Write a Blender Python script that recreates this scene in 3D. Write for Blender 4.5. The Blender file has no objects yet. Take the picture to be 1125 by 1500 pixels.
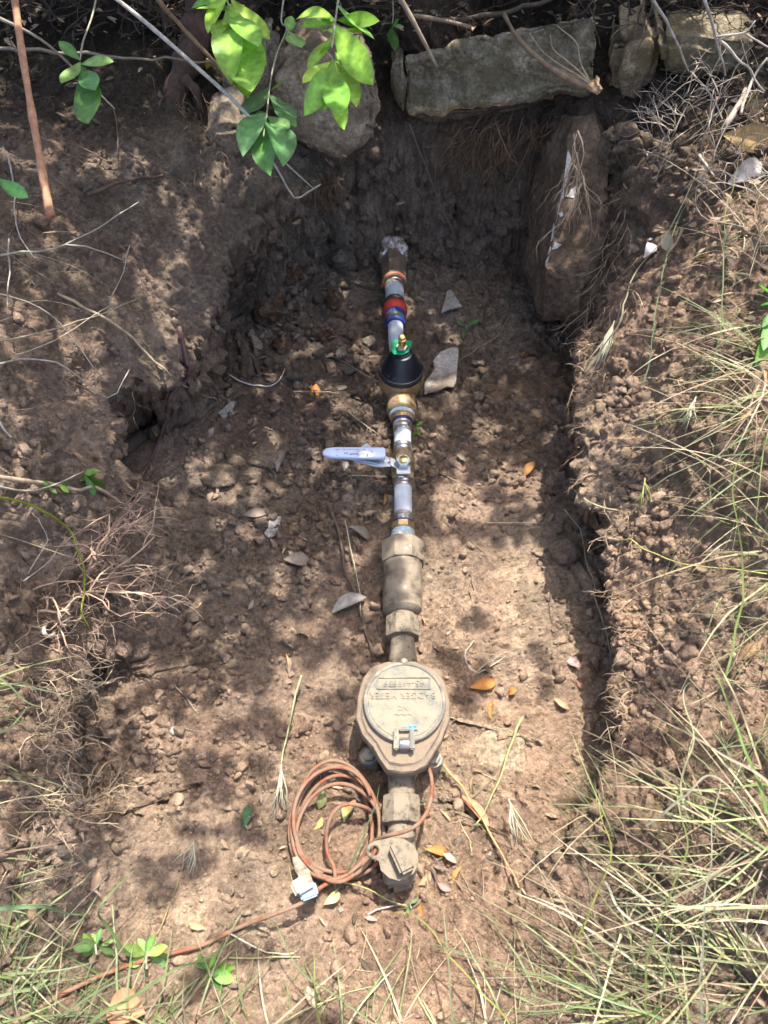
import bpy, bmesh, math, random
import numpy as np
from mathutils import Vector, Matrix, noise as mnoise
from mathutils.bvhtree import BVHTree

random.seed(7)
rng = np.random.default_rng(7)
scn = bpy.context.scene
COL = scn.collection
PI = math.pi

# ------------------------------------------------------------------ camera, sky, sun, exposure
PITCH = math.radians(33.0)
FPX = 1092.0
cam_d = bpy.data.cameras.new("camera")
cam = bpy.data.objects.new("camera", cam_d)
COL.objects.link(cam)
cam.location = (0, 0, 1.0)
cam.rotation_euler = (PITCH, 0, 0)
cam_d.sensor_fit = 'VERTICAL'
cam_d.sensor_height = 24.0
cam_d.sensor_width = 24.0
cam_d.lens = 24.0 * FPX / 1500.0
cam_d.clip_start = 0.02
cam_d.clip_end = 200.0
cam_d.dof.use_dof = True
cam_d.dof.focus_distance = 1.2
cam_d.dof.aperture_fstop = 7.0
scn.camera = cam

SUN = Vector((0.14, 0.36, 0.91)).normalized()      # from the ground towards the sun
sun_elev = math.asin(SUN.z)
world = bpy.data.worlds.new("World")
scn.world = world
world.use_nodes = True
wn = world.node_tree
sky = wn.nodes.new('ShaderNodeTexSky')
sky.sky_type = 'NISHITA'
sky.sun_disc = False
sky.sun_elevation = sun_elev
sky.sun_rotation = math.atan2(SUN.x, SUN.y)
sky.dust_density = 4.0
sky.ozone_density = 0.4
sky.air_density = 0.8
bg = wn.nodes['Background']
wn.links.new(sky.outputs['Color'], bg.inputs['Color'])
bg.inputs['Strength'].default_value = 0.15
sl = bpy.data.lights.new("sun", 'SUN')
sl.energy = 3.0
sl.angle = math.radians(0.53)
sl.color = (1.0, 0.95, 0.87)
so = bpy.data.objects.new("sun", sl)
COL.objects.link(so)
so.location = SUN * 6
so.rotation_euler = SUN.to_track_quat('Z', 'Y').to_euler()
vs = scn.view_settings
vs.view_transform = 'Standard'
vs.look = 'None'
vs.gamma = 1.0
vs.use_curve_mapping = False
vs.exposure = 1.88
scn.cycles.max_bounces = 6
scn.cycles.diffuse_bounces = 3
scn.cycles.transparent_max_bounces = 8

# ------------------------------------------------------------------ pixel <-> world
CP, SP = math.cos(PITCH), math.sin(PITCH)
def ray(px, py):
    u = (px - 562.5) / FPX
    v = (750.0 - py) / FPX
    return Vector((u, v * CP + SP, v * SP - CP))
def P(px, py, z=0.0):
    r = ray(px, py)
    t = (z - 1.0) / r.z
    return Vector((r.x * t, r.y * t, z))
def PY(px, py, y):
    r = ray(px, py)
    t = y / r.y
    return Vector((r.x * t, y, 1.0 + r.z * t))
def scale_at(py, z=0.0):          # metres per photo pixel
    r = ray(562.5, py)
    return (z - 1.0) / r.z / FPX

# ------------------------------------------------------------------ numpy noise
def _h(ix, iy, iz, seed):
    n = (ix.astype(np.int64) * 374761393 + iy.astype(np.int64) * 668265263 + iz.astype(np.int64) * 2147483647 // 3 + seed * 1442695041) & 0xffffffff
    n = ((n ^ (n >> 13)) * 1274126177) & 0xffffffff
    n = ((n ^ (n >> 16)) * 2246822519) & 0xffffffff
    n = n ^ (n >> 15)
    return (n & 0xffffff).astype(np.float64) / 0xffffff
def vnoise(p, seed=0):
    i = np.floor(p).astype(np.int64)
    f = p - i
    u = f * f * (3 - 2 * f)
    x, y, z = i[:, 0], i[:, 1], i[:, 2]
    def c(a, b, d): return _h(x + a, y + b, z + d, seed)
    ux, uy, uz = u[:, 0], u[:, 1], u[:, 2]
    a = c(0,0,0) * (1-ux) + c(1,0,0) * ux
    b = c(0,1,0) * (1-ux) + c(1,1,0) * ux
    d = c(0,0,1) * (1-ux) + c(1,0,1) * ux
    e = c(0,1,1) * (1-ux) + c(1,1,1) * ux
    return ((a * (1-uy) + b * uy) * (1-uz) + (d * (1-uy) + e * uy) * uz) * 2 - 1
def fbm(p, seed=0, octv=4, gain=0.5):
    s = np.zeros(len(p)); a = 1.0; q = p.copy(); t = 0
    for k in range(octv):
        s += a * vnoise(q, seed + k * 17); t += a
        a *= gain; q = q * 2.03 + 5.3
    return s / t
def worley2(p, seed=0):
    i = np.floor(p[:, :2]).astype(np.int64)
    f1 = np.full(len(p), 9.0); idv = np.zeros(len(p)); f2 = np.full(len(p), 9.0)
    zz = np.zeros(len(p), dtype=np.int64)
    for a in (-1, 0, 1):
        for b in (-1, 0, 1):
            cx, cy = i[:, 0] + a, i[:, 1] + b
            dx = cx + _h(cx, cy, zz, seed) - p[:, 0]
            dy = cy + _h(cx, cy, zz + 1, seed) - p[:, 1]
            d = np.sqrt(dx * dx + dy * dy)
            m = d < f1
            f2 = np.where(m, f1, np.minimum(f2, d))
            idv = np.where(m, _h(cx, cy, zz + 2, seed), idv)
            f1 = np.where(m, d, f1)
    return f1, f2, idv
def sstep(a, b, x):
    t = np.clip((x - a) / (b - a), 0, 1)
    return t * t * (3 - 2 * t)

# ------------------------------------------------------------------ object helpers
def tag(o, label=None, cat=None, group=None, kind=None):
    if label: o['label'] = label
    if cat: o['category'] = cat
    if group: o['group'] = group
    if kind: o['kind'] = kind
    return o
def empty(name, loc, label, cat, group=None):
    o = bpy.data.objects.new(name, None)
    COL.objects.link(o)
    o.empty_display_size = 0.02
    o.location = loc
    bpy.context.view_layer.update() if False else None
    return tag(o, label, cat, group)
def put(name, me, mat, parent=None):
    o = bpy.data.objects.new(name, me)
    COL.objects.link(o)
    if mat is not None:
        me.materials.clear()
        me.materials.append(mat)
    if parent is not None:
        o.parent = parent
        # meshes are modelled in world space: undo the parent's place
        o.matrix_parent_inverse = world_of(parent).inverted()
    return o
def world_of(o):
    m = Matrix.LocRotScale(o.location, o.rotation_euler, o.scale)
    if o.parent is not None:
        m = world_of(o.parent) @ o.matrix_parent_inverse @ m
    return m
def mesh_of(name, v, f, smooth=True, col=None):
    me = bpy.data.meshes.new(name)
    v = np.asarray(v, dtype=np.float32)
    f = np.asarray(f, dtype=np.int32) if not isinstance(f, list) else f
    if isinstance(f, np.ndarray):
        n, k = f.shape
        me.vertices.add(len(v)); me.vertices.foreach_set('co', v.ravel())
        me.loops.add(n * k); me.loops.foreach_set('vertex_index', f.ravel())
        me.polygons.add(n); me.polygons.foreach_set('loop_start', np.arange(0, n * k, k, dtype=np.int32))
        me.update(calc_edges=True)
    else:
        me.from_pydata([tuple(map(float, a)) for a in v], [], f)
        me.update()
    if smooth:
        me.polygons.foreach_set('use_smooth', np.ones(len(me.polygons), dtype=bool))
    if col is not None:
        at = me.color_attributes.new('tone', 'FLOAT_COLOR', 'POINT')
        c = np.ones((len(v), 4), dtype=np.float32); c[:, :3] = col
        at.data.foreach_set('color', c.ravel())
    return me

# ------------------------------------------------------------------ materials
def nmat(name):
    m = bpy.data.materials.new(name)
    m.use_nodes = True
    nt = m.node_tree
    return m, nt, nt.nodes['Principled BSDF']
def N(nt, kind, **kw):
    n = nt.nodes.new(kind)
    for k, v in kw.items():
        if k in n.inputs: n.inputs[k].default_value = v
        else: setattr(n, k, v)
    return n
def noise_n(nt, scale, detail=6, rough=0.6, coord='Object', dist=0.0):
    tc = N(nt, 'ShaderNodeTexCoord')
    n = N(nt, 'ShaderNodeTexNoise')
    n.inputs['Scale'].default_value = scale
    n.inputs['Detail'].default_value = detail
    n.inputs['Roughness'].default_value = rough
    n.inputs['Distortion'].default_value = dist
    nt.links.new(tc.outputs[coord], n.inputs['Vector'])
    return n
def ramp(nt, src, stops):
    r = N(nt, 'ShaderNodeValToRGB')
    while len(r.color_ramp.elements) < len(stops): r.color_ramp.elements.new(0.5)
    for e, (p, c) in zip(r.color_ramp.elements, stops):
        e.position = p
        e.color = (*c, 1) if len(c) == 3 else c
    nt.links.new(src, r.inputs['Fac'])
    return r
def mix(nt, fac, a, b, mode='MIX'):
    m = N(nt, 'ShaderNodeMix', data_type='RGBA', blend_type=mode)
    for sock, v in ((m.inputs[0], fac), (m.inputs[6], a), (m.inputs[7], b)):
        if hasattr(v, 'links'): nt.links.new(v, sock)
        elif isinstance(v, (int, float)): sock.default_value = v
        else: sock.default_value = (*v, 1)
    return m.outputs[2]
def bump(nt, bs, src, strength, dist, prev=None):
    b = N(nt, 'ShaderNodeBump')
    b.inputs['Strength'].default_value = strength
    b.inputs['Distance'].default_value = dist
    nt.links.new(src, b.inputs['Height'])
    if prev is not None: nt.links.new(prev.outputs[0], b.inputs['Normal'])
    nt.links.new(b.outputs[0], bs.inputs['Normal'])
    return b

def soil_mat(name):
    m, nt, bs = nmat(name)
    at = N(nt, 'ShaderNodeAttribute', attribute_name='tone')
    n1 = noise_n(nt, 22, 9, 0.7)
    n2 = noise_n(nt, 160, 6, 0.7)
    n3 = noise_n(nt, 5, 4, 0.6)
    r1 = ramp(nt, n1.outputs['Fac'], [(0.28, (0.55,) * 3), (0.5, (0.95,) * 3), (0.75, (1.35, 1.32, 1.25))])
    r2 = ramp(nt, n2.outputs['Fac'], [(0.25, (0.5, 0.48, 0.46)), (0.5, (0.98,) * 3), (0.75, (1.5,) * 3)])
    r3 = ramp(nt, n3.outputs['Fac'], [(0.3, (0.95, 0.84, 0.78)), (0.7, (1.05, 1.06, 1.04))])
    c = mix(nt, 1.0, at.outputs['Color'], r1.outputs[0], 'MULTIPLY')
    c = mix(nt, 1.0, c, r2.outputs[0], 'MULTIPLY')
    c = mix(nt, 1.0, c, r3.outputs[0], 'MULTIPLY')
    v = N(nt, 'ShaderNodeTexVoronoi'); v.inputs['Scale'].default_value = 130
    tc = N(nt, 'ShaderNodeTexCoord'); nt.links.new(tc.outputs['Object'], v.inputs['Vector'])
    # scattered pale grit
    g = ramp(nt, v.outputs['Distance'], [(0.0, (1, 1, 1)), (0.10, (1, 1, 1)), (0.16, (0, 0, 0))])
    sel = N(nt, 'ShaderNodeSeparateColor'); nt.links.new(v.outputs['Color'], sel.inputs[0])
    th = N(nt, 'ShaderNodeMath', operation='GREATER_THAN'); th.inputs[1].default_value = 0.9
    nt.links.new(sel.outputs[0], th.inputs[0])
    mu = N(nt, 'ShaderNodeMath', operation='MULTIPLY'); nt.links.new(th.outputs[0], mu.inputs[0]); nt.links.new(g.outputs[0], mu.inputs[1])
    c = mix(nt, mu.outputs[0], c, (0.42, 0.36, 0.29))
    nt.links.new(c, bs.inputs['Base Color'])
    bs.inputs['Roughness'].default_value = 0.95
    bs.inputs['Specular IOR Level'].default_value = 0.15
    b1 = bump(nt, bs, n1.outputs['Fac'], 0.8, 0.014)
    b2 = bump(nt, bs, n2.outputs['Fac'], 1.0, 0.009, b1)
    n4 = noise_n(nt, 480, 3, 0.7)
    bump(nt, bs, n4.outputs['Fac'], 1.0, 0.0028, b2)
    return m
M_SOIL = soil_mat('soil')

def stone_mat(name, a, b, c3, scale=14, moss=None, grain=1.0, attr=False):
    m, nt, bs = nmat(name)
    n1 = noise_n(nt, scale, 10, 0.72, dist=0.4)
    n2 = noise_n(nt, scale * 9, 6, 0.75)
    col = ramp(nt, n1.outputs['Fac'], [(0.3, a), (0.5, b), (0.68, c3)]).outputs[0]
    sp = ramp(nt, n2.outputs['Fac'], [(0.3, (0.35,) * 3), (0.5, (0.95,) * 3), (0.7, (1.7,) * 3)]).outputs[0]
    col = mix(nt, grain, col, sp, 'MULTIPLY')
    if moss:
        n3 = noise_n(nt, scale * 0.6, 8, 0.7)
        fm = ramp(nt, n3.outputs['Fac'], [(0.48, (0, 0, 0)), (0.6, (0.8,) * 3)])
        col = mix(nt, fm.outputs[0], col, moss)
    if attr:
        at = N(nt, 'ShaderNodeAttribute', attribute_name='tone')
        col = mix(nt, 1.0, col, at.outputs['Color'], 'MULTIPLY')
    nt.links.new(col, bs.inputs['Base Color'])
    bs.inputs['Roughness'].default_value = 0.9
    bs.inputs['Specular IOR Level'].default_value = 0.25
    b1 = bump(nt, bs, n1.outputs['Fac'], 0.9, 0.02)
    b2 = bump(nt, bs, n2.outputs['Fac'], 1.0, 0.006, b1)
    n5 = noise_n(nt, scale * 32, 3, 0.7)
    bump(nt, bs, n5.outputs['Fac'], 0.9, 0.002, b2)
    return m
M_SLAB = stone_mat('weathered_limestone', (0.12, 0.098, 0.062), (0.38, 0.32, 0.225), (0.72, 0.62, 0.47), 19, (0.24, 0.2, 0.105), attr=True)
M_BOULDER = stone_mat('brown_boulder', (0.14, 0.10, 0.068), (0.36, 0.28, 0.2), (0.62, 0.51, 0.39), 16, (0.22, 0.15, 0.1))
M_LEAN = stone_mat('soil_stained_stone', (0.10, 0.066, 0.044), (0.16, 0.108, 0.072), (0.24, 0.17, 0.115), 9)
M_PLASTER = stone_mat('pale_chip', (0.38, 0.33, 0.27), (0.55, 0.5, 0.44), (0.68, 0.64, 0.6), 20, (0.22, 0.16, 0.11), 0.6)
M_GREYST = stone_mat('grey_stone', (0.15, 0.12, 0.09), (0.25, 0.21, 0.16), (0.4, 0.34, 0.27), 30)
M_TANST = stone_mat('tan_stone', (0.16, 0.115, 0.078), (0.24, 0.175, 0.12), (0.33, 0.25, 0.175), 18)
M_CRUST = stone_mat('pale_bedrock', (0.30, 0.22, 0.145), (0.36, 0.275, 0.185), (0.42, 0.33, 0.23), 14)
M_BARK = stone_mat('rotten_wood', (0.06, 0.035, 0.02), (0.17, 0.10, 0.06), (0.36, 0.25, 0.17), 34)

def simple(name, col, rough=0.6, metal=0.0, var=0.25, scale=60, bumpd=0.0006, spec=0.4, dirt=None, dirt_amt=0.5, dirt_scale=18):
    m, nt, bs = nmat(name)
    n1 = noise_n(nt, scale, 6, 0.7)
    c = ramp(nt, n1.outputs['Fac'], [(0.3, tuple(x * (1 - var) for x in col)), (0.7, tuple(min(1, x * (1 + var)) for x in col))]).outputs[0]
    bs.inputs['Metallic'].default_value = metal
    if dirt:
        n2 = noise_n(nt, dirt_scale, 8, 0.75)
        lo = 0.62 - dirt_amt * 0.4
        fm = ramp(nt, n2.outputs['Fac'], [(lo, (0, 0, 0)), (lo + 0.14, (1, 1, 1))])
        c = mix(nt, fm.outputs[0], c, dirt)
        rr = N(nt, 'ShaderNodeMapRange'); rr.inputs['To Min'].default_value = rough; rr.inputs['To Max'].default_value = 0.9
        nt.links.new(fm.outputs[0], rr.inputs['Value']); nt.links.new(rr.outputs[0], bs.inputs['Roughness'])
        if metal > 0:
            rm = N(nt, 'ShaderNodeMapRange'); rm.inputs['To Min'].default_value = metal; rm.inputs['To Max'].default_value = 0.0
            nt.links.new(fm.outputs[0], rm.inputs['Value']); nt.links.new(rm.outputs[0], bs.inputs['Metallic'])
    else:
        bs.inputs['Roughness'].default_value = rough
    nt.links.new(c, bs.inputs['Base Color'])
    bs.inputs['Specular IOR Level'].default_value = spec
    if bumpd: bump(nt, bs, n1.outputs['Fac'], 0.6, bumpd)
    return m
DUST = (0.33, 0.25, 0.17)
M_PEX = simple('white_pex_plastic', (0.42, 0.45, 0.49), 0.35, var=0.05, bumpd=0.0001, dirt=(0.42, 0.38, 0.33), dirt_amt=0.12, dirt_scale=40)
M_STEEL = simple('crimped_steel', (0.42, 0.40, 0.38), 0.32, 0.9, 0.2, 90, 0.0003, dirt=(0.2, 0.16, 0.12), dirt_amt=0.35, dirt_scale=50)
M_DSTEEL = simple('dark_sleeve', (0.09, 0.085, 0.08), 0.35, 0.5, 0.2, 90, 0.0002)
M_BRASS = simple('new_brass', (0.42, 0.30, 0.16), 0.38, 0.85, 0.2, 70, 0.0004, dirt=(0.24, 0.17, 0.11), dirt_amt=0.4, dirt_scale=45)
M_YBRASS = simple('bright_brass', (0.75, 0.55, 0.26), 0.25, 1.0, 0.1, 70, 0.0)
M_BRONZE = simple('dusty_bronze', (0.085, 0.072, 0.048), 0.55, 0.3, 0.45, 150, 0.0012, dirt=(0.19, 0.155, 0.11), dirt_amt=0.62, dirt_scale=75)
M_BRONZE2 = simple('muddy_bronze', (0.10, 0.08, 0.058), 0.8, 0.0, 0.45, 80, 0.004, dirt=(0.185, 0.14, 0.098), dirt_amt=0.7, dirt_scale=35)
M_UNION = simple('tarnished_bronze_barrel', (0.11, 0.09, 0.068), 0.42, 0.55, 0.4, 60, 0.001, dirt=(0.21, 0.17, 0.12), dirt_amt=0.6, dirt_scale=28)
M_LID = simple('grey_meter_lid', (0.135, 0.133, 0.11), 0.75, 0.0, 0.2, 90, 0.001, dirt=(0.215, 0.185, 0.135), dirt_amt=0.6, dirt_scale=45)
M_LIDRIM = simple('grey_lid_rim', (0.13, 0.122, 0.105), 0.7, 0.0, 0.2, 120, 0.0006, dirt=(0.4, 0.33, 0.24), dirt_amt=0.3)
M_RED = simple('red_ring_plastic', (0.5, 0.045, 0.03), 0.45, var=0.2, bumpd=0.0003, dirt=(0.2, 0.145, 0.1), dirt_amt=0.3, dirt_scale=70)
M_ORANGE = simple('orange_ring_plastic', (0.65, 0.15, 0.03), 0.45, var=0.2, bumpd=0.0003, dirt=(0.2, 0.145, 0.1), dirt_amt=0.6, dirt_scale=70)
M_BLUE = simple('blue_ring_plastic', (0.015, 0.035, 0.22), 0.4, var=0.2, bumpd=0.0002, dirt=(0.2, 0.145, 0.1), dirt_amt=0.3, dirt_scale=70)
M_NAVY = simple('dark_blue_band', (0.015, 0.018, 0.09), 0.4, var=0.1, bumpd=0)
M_GREEN = simple('green_tag_plastic', (0.0, 0.21, 0.085), 0.3, var=0.2, bumpd=0.0001, dirt=(0.2, 0.145, 0.1), dirt_amt=0.12, dirt_scale=70)
M_GDOT = simple('green_paint_dot', (0.08, 0.16, 0.03), 0.5, var=0.1, bumpd=0)
M_BLACK = simple('black_plastic', (0.012, 0.013, 0.018), 0.33, var=0.15, bumpd=0.0002, dirt=(0.2, 0.145, 0.1), dirt_amt=0.06, dirt_scale=70)
M_PUTTY = simple('white_pipe_compound', (0.7, 0.68, 0.66), 0.8, var=0.15, scale=120, bumpd=0.003, dirt=(0.2, 0.15, 0.11), dirt_amt=0.55, dirt_scale=60)
M_TEFLON = simple('pale_blue_thread_tape', (0.36, 0.5, 0.6), 0.6, var=0.2, scale=150, bumpd=0.001, dirt=(0.35, 0.28, 0.18), dirt_amt=0.4, dirt_scale=70)
M_HANDLE = simple('white_vinyl_sleeve', (0.50, 0.56, 0.72), 0.3, var=0.03, scale=20, bumpd=0.0)
M_LEVER = simple('zinc_lever', (0.5, 0.54, 0.58), 0.3, 0.8, 0.15, 60, 0.0003)
M_PAPER = simple('white_paper_tag', (0.40, 0.43, 0.46), 0.7, var=0.05, bumpd=0.0003)
M_INK = simple('dark_print', (0.03, 0.035, 0.05), 0.6, var=0.05, bumpd=0)
M_BINK = simple('blue_print', (0.30, 0.38, 0.62), 0.6, var=0.05, bumpd=0)
M_CABLE = simple('rust_red_cable_jacket', (0.19, 0.065, 0.035), 0.7, 0, 0.4, 60, 0.0008, spec=0.2, dirt=(0.19, 0.125, 0.085), dirt_amt=0.55, dirt_scale=40)
M_LBLUE = simple('pale_blue_plastic', (0.17, 0.28, 0.36), 0.5, var=0.15, bumpd=0.0003, dirt=(0.3, 0.22, 0.16), dirt_amt=0.25, dirt_scale=60)
M_BWIRE = simple('blue_seal_wire', (0.1, 0.28, 0.5), 0.5, var=0.2, bumpd=0)
M_GREL = simple('grey_green_bolt', (0.13, 0.14, 0.125), 0.6, 0.3, 0.2, 60, 0.0004, dirt=DUST, dirt_amt=0.5, dirt_scale=40)

def veg_mat(name, trans=0.35, rough=0.5, spec=0.4, var=0.25, scale=40):
    m, nt, bs = nmat(name)
    at = N(nt, 'ShaderNodeAttribute', attribute_name='tone')
    n1 = noise_n(nt, scale, 5, 0.6)
    r = ramp(nt, n1.outputs['Fac'], [(0.3, (1 - var,) * 3), (0.7, (1 + var,) * 3)])
    c = mix(nt, 1.0, at.outputs['Color'], r.outputs[0], 'MULTIPLY')
    nt.links.new(c, bs.inputs['Base Color'])
    bs.inputs['Roughness'].default_value = rough
    bs.inputs['Specular IOR Level'].default_value = spec
    if trans > 0:
        tr = N(nt, 'ShaderNodeBsdfTranslucent')
        c2 = mix(nt, 1.0, c, (1.2, 1.35, 0.7), 'MULTIPLY')
        nt.links.new(c2, tr.inputs['Color'])
        ms = N(nt, 'ShaderNodeMixShader'); ms.inputs[0].default_value = trans
        nt.links.new(bs.outputs[0], ms.inputs[1]); nt.links.new(tr.outputs[0], ms.inputs[2])
        nt.links.new(ms.outputs[0], nt.nodes['Material Output'].inputs['Surface'])
    return m
M_GRASS = veg_mat('grass_blades', 0.25, 0.6, 0.3)
M_LEAF = veg_mat('green_leaf', 0.3, 0.5, 0.4, 0.32, 90)
M_DRY = veg_mat('dry_leaf', 0.15, 0.75, 0.2, 0.3, 90)
M_TWIG = veg_mat('twig_and_root', 0.0, 0.8, 0.25, 0.35, 120)

# ------------------------------------------------------------------ ground: pit, banks and rim
def rbf_fit(xy, val, reg=1e-3):
    D = np.linalg.norm(xy[:, None] - xy[None], axis=2)
    n = len(xy)
    A = np.zeros((n + 1, n + 1)); A[:n, :n] = D + 0 * np.eye(n) - reg * np.eye(n); A[:n, n] = 1; A[n, :n] = 1
    b = np.zeros(n + 1); b[:n] = val
    w = np.linalg.solve(A, b)
    def ev(q):
        out = np.full(len(q), w[n])
        for k in range(n):
            out += w[k] * np.hypot(q[:, 0] - xy[k, 0], q[:, 1] - xy[k, 1])
        return out
    return ev
# rim of the pit: photo x, y, height, width of the wall, undercut
LIP = [(430,272,.20,.07,.02),(400,316,.20,.06,.06),(357,342,.20,.045,.10),(322,388,.19,.03,.12),(333,432,.16,.03,.09),(292,478,.15,.05,.02),
 (262,505,.15,.06,.01),(240,560,.15,.03,.07),(190,565,.17,.02,.10),(182,610,.15,.03,.09),(158,660,.14,.08,.0),(130,750,.14,.12,.0),
 (125,850,.12,.12,.0),(105,930,.10,.08,.0),(110,1040,.09,.02,.05),(95,1110,.08,.02,.05),(120,1200,.06,.05,.0),(120,1290,.05,.06,.0),
 (110,1380,.035,.06,.0),(210,1470,.02,.08,.0),(450,1540,.01,.10,.0),(640,1520,.01,.10,.0),(760,1400,.02,.10,.0),(830,1270,.03,.06,.0),
 (862,1180,.055,.02,.05),(902,1080,.06,.02,.075),(912,980,.07,.02,.085),(900,870,.085,.02,.09),(888,770,.10,.02,.09),(855,715,.115,.02,.07),
 (846,620,.15,.02,.07),(850,540,.16,.03,.07),(872,490,.14,.03,.04),(892,430,.16,.03,.02),(905,370,.19,.03,.0),(908,290,.22,.04,.0),(905,200,.25,.06,.0),(800,172,.22,.12,.0),(740,172,.21,.12,.0),(640,180,.21,.09,.0),
 (590,205,.19,.05,.0),(545,225,.18,.05,.0),(490,236,.17,.08,.0)]
OUT = [(0,150,.37),(150,150,.35),(300,200,.32),(390,260,.27),(200,330,.28),(100,420,.28),(0,450,.32),(200,480,.22),(80,600,.23),(0,700,.27),
 (60,850,.17),(0,900,.21),(40,1000,.14),(50,1150,.11),(0,1200,.13),(50,1300,.07),(0,1400,.08),(100,1500,.04),(-150,800,.33),(-150,400,.38),(-150,1200,.2),
 (860,320,.25),(910,260,.29),(960,230,.32),(1050,300,.34),(1100,150,.38),(920,430,.23),(900,600,.18),(1000,500,.26),(1100,600,.30),(960,700,.17),(1100,900,.2),(940,850,.11),
 (970,1000,.11),(1100,1100,.19),(1000,1250,.13),(900,1350,.07),(1100,1450,.12),(850,1450,.04),(1250,700,.33),(1250,300,.40),(1250,1200,.24),
 (300,20,.40),(600,0,.40),(900,0,.42),(1100,0,.43),(0,0,.42),(640,60,.34),(840,60,.35),(480,130,.27),(560,130,.27),
 (300,1560,.03),(562,1600,.03),(800,1560,.05)]
FLR = [(590,400,-.045),(590,700,-.038),(590,1000,-.045),(590,1300,-.04),(400,500,-.05),(250,650,.0),(300,900,-.025),(200,1000,-.01),(300,1200,-.025),
 (400,1400,-.02),(600,1450,-.01),(750,500,-.055),(800,800,-.055),(850,1000,-.06),(750,1300,-.03),(700,1150,-.045),(860,880,-.06),(380,380,-.05),(700,360,-.05),
 (430,640,-.03),(430,800,-.03),(680,800,-.04),(480,360,-.035),(800,1200,-.04),(200,1300,-.0)]
lipW = np.array([P(a, b, z).to_tuple() for a, b, z, w, u in LIP])
lipA = np.array([(w, u) for a, b, z, w, u in LIP])
outW = np.array([P(a, b, z).to_tuple() for a, b, z in OUT] + [tuple(p) for p in lipW])
flrW = np.array([P(a, b, z).to_tuple() for a, b, z in FLR])
ev_out = rbf_fit(outW[:, :2], outW[:, 2], 0.004)
ev_flr = rbf_fit(flrW[:, :2], flrW[:, 2], 0.004)

def lip_dist(q):
    n = len(lipW)
    best = np.full(len(q), 1e9); w = np.zeros(len(q)); u = np.zeros(len(q)); nx = np.zeros(len(q)); ny = np.zeros(len(q))
    inside = np.zeros(len(q), dtype=bool)
    for k in range(n):
        a = lipW[k, :2]; b = lipW[(k + 1) % n, :2]; ab = b - a
        t = np.clip(((q[:, 0] - a[0]) * ab[0] + (q[:, 1] - a[1]) * ab[1]) / (ab @ ab), 0, 1)
        dx = q[:, 0] - (a[0] + t * ab[0]); dy = q[:, 1] - (a[1] + t * ab[1])
        d = np.hypot(dx, dy); m = d < best
        A = lipA[k]; B = lipA[(k + 1) % n]
        w = np.where(m, A[0] + (B[0] - A[0]) * t, w); u = np.where(m, A[1] + (B[1] - A[1]) * t, u)
        nx = np.where(m, dx, nx); ny = np.where(m, dy, ny); best = np.where(m, d, best)
        c = ((a[1] > q[:, 1]) != (b[1] > q[:, 1])) & (q[:, 0] < (b[0] - a[0]) * (q[:, 1] - a[1]) / (b[1] - a[1] + 1e-12) + a[0])
        inside ^= c
    s = np.where(inside, -1.0, 1.0)
    L = np.maximum(best, 1e-6)
    return best * s, w, u, nx / L * s, ny / L * s

def axis_coords(lo, hi, step, far, n):
    core = np.arange(lo, hi + step / 2, step)
    g = (np.linspace(0, 1, n + 1)[1:]) ** 2.5
    return np.concatenate([(lo - g * (far))[::-1], core, core[-1] + g * far])
xs = axis_coords(-0.98, 1.02, 0.0026, 14, 26)
ys = axis_coords(-0.16, 1.72, 0.0026, 14, 26)
ys = np.concatenate([ys[ys < 1.15], np.arange(1.15, 1.46, 0.0016), ys[ys > 1.4601]])
GX, GY = np.meshgrid(xs, ys)
q = np.stack([GX.ravel(), GY.ravel()], 1)
q3 = np.concatenate([q, np.zeros((len(q), 1))], 1)
wob = np.stack([fbm(q3 * 9, 3, 4, .6), fbm(q3 * 9 + 40, 5, 4, .6)], 1) * 0.018 + np.stack([fbm(q3 * 40, 31, 3), fbm(q3 * 40 + 40, 51, 3)], 1) * 0.011 + np.stack([fbm(q3 * 110, 33, 2), fbm(q3 * 110 + 40, 53, 2)], 1) * 0.005
d, wd, un, nx, ny = lip_dist(q + wob)
qc = np.clip(q, [-1.3, -0.4], [1.4, 2.2])
zo = np.clip(ev_out(qc), -0.02, 0.46)
zf = np.clip(ev_flr(qc), -0.10, 0.03)
p = sstep(-1, 0, d / wd)
zb = zf + (zo - zf) * p
tt = np.clip(-d / wd, 0, None)
sh = np.where(d > 0, 0, np.where(tt < 1, sstep(0, 1, tt), 1 - sstep(0, 1, (-d - wd) / 0.17))) * (un + np.where(un > 0.005, wd, 0) * 0.9)
sh *= (un > 0.004)
X = q[:, 0] + nx * sh; Y = q[:, 1] + ny * sh
pos = np.stack([X, Y, zb], 1)
ny_, nx_ = len(ys), len(xs)
def grid_normals(pos):
    Pg = pos.reshape(ny_, nx_, 3)
    du = np.gradient(Pg, axis=1); dv = np.gradient(Pg, axis=0)
    n = np.cross(du, dv)
    return (n / (np.linalg.norm(n, axis=2, keepdims=True) + 1e-12)).reshape(-1, 3)
nrm = grid_normals(pos)
wallness = np.clip(1 - nrm[:, 2], 0, 1)
bank = sstep(-0.03, 0.04, d)
flat = 1 - sstep(0.25, 0.75, wallness)
wq = np.stack([pos[:, 0] + pos[:, 1] * 0.8, pos[:, 2] + 0.2 * pos[:, 1], pos[:, 0] * 0], 1)
smooth_floor = np.clip(sum(np.exp(-(((q[:, 0] - P(a, b).x) / rx) ** 2 + ((q[:, 1] - P(a, b).y) / ry) ** 2)) for a, b, rx, ry in ((300,1330,.18,.09),(600,1400,.25,.08),(720,830,.08,.16),(480,1020,.12,.10),(760,1050,.08,.1))), 0, 1)
amp = 0.006 + 0.022 * bank
hgt = fbm(pos * 7, 11, 5, .55) * amp
rough_patch = sstep(-0.15, 0.3, fbm(q3 * 4 + 9, 77, 3))
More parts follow.
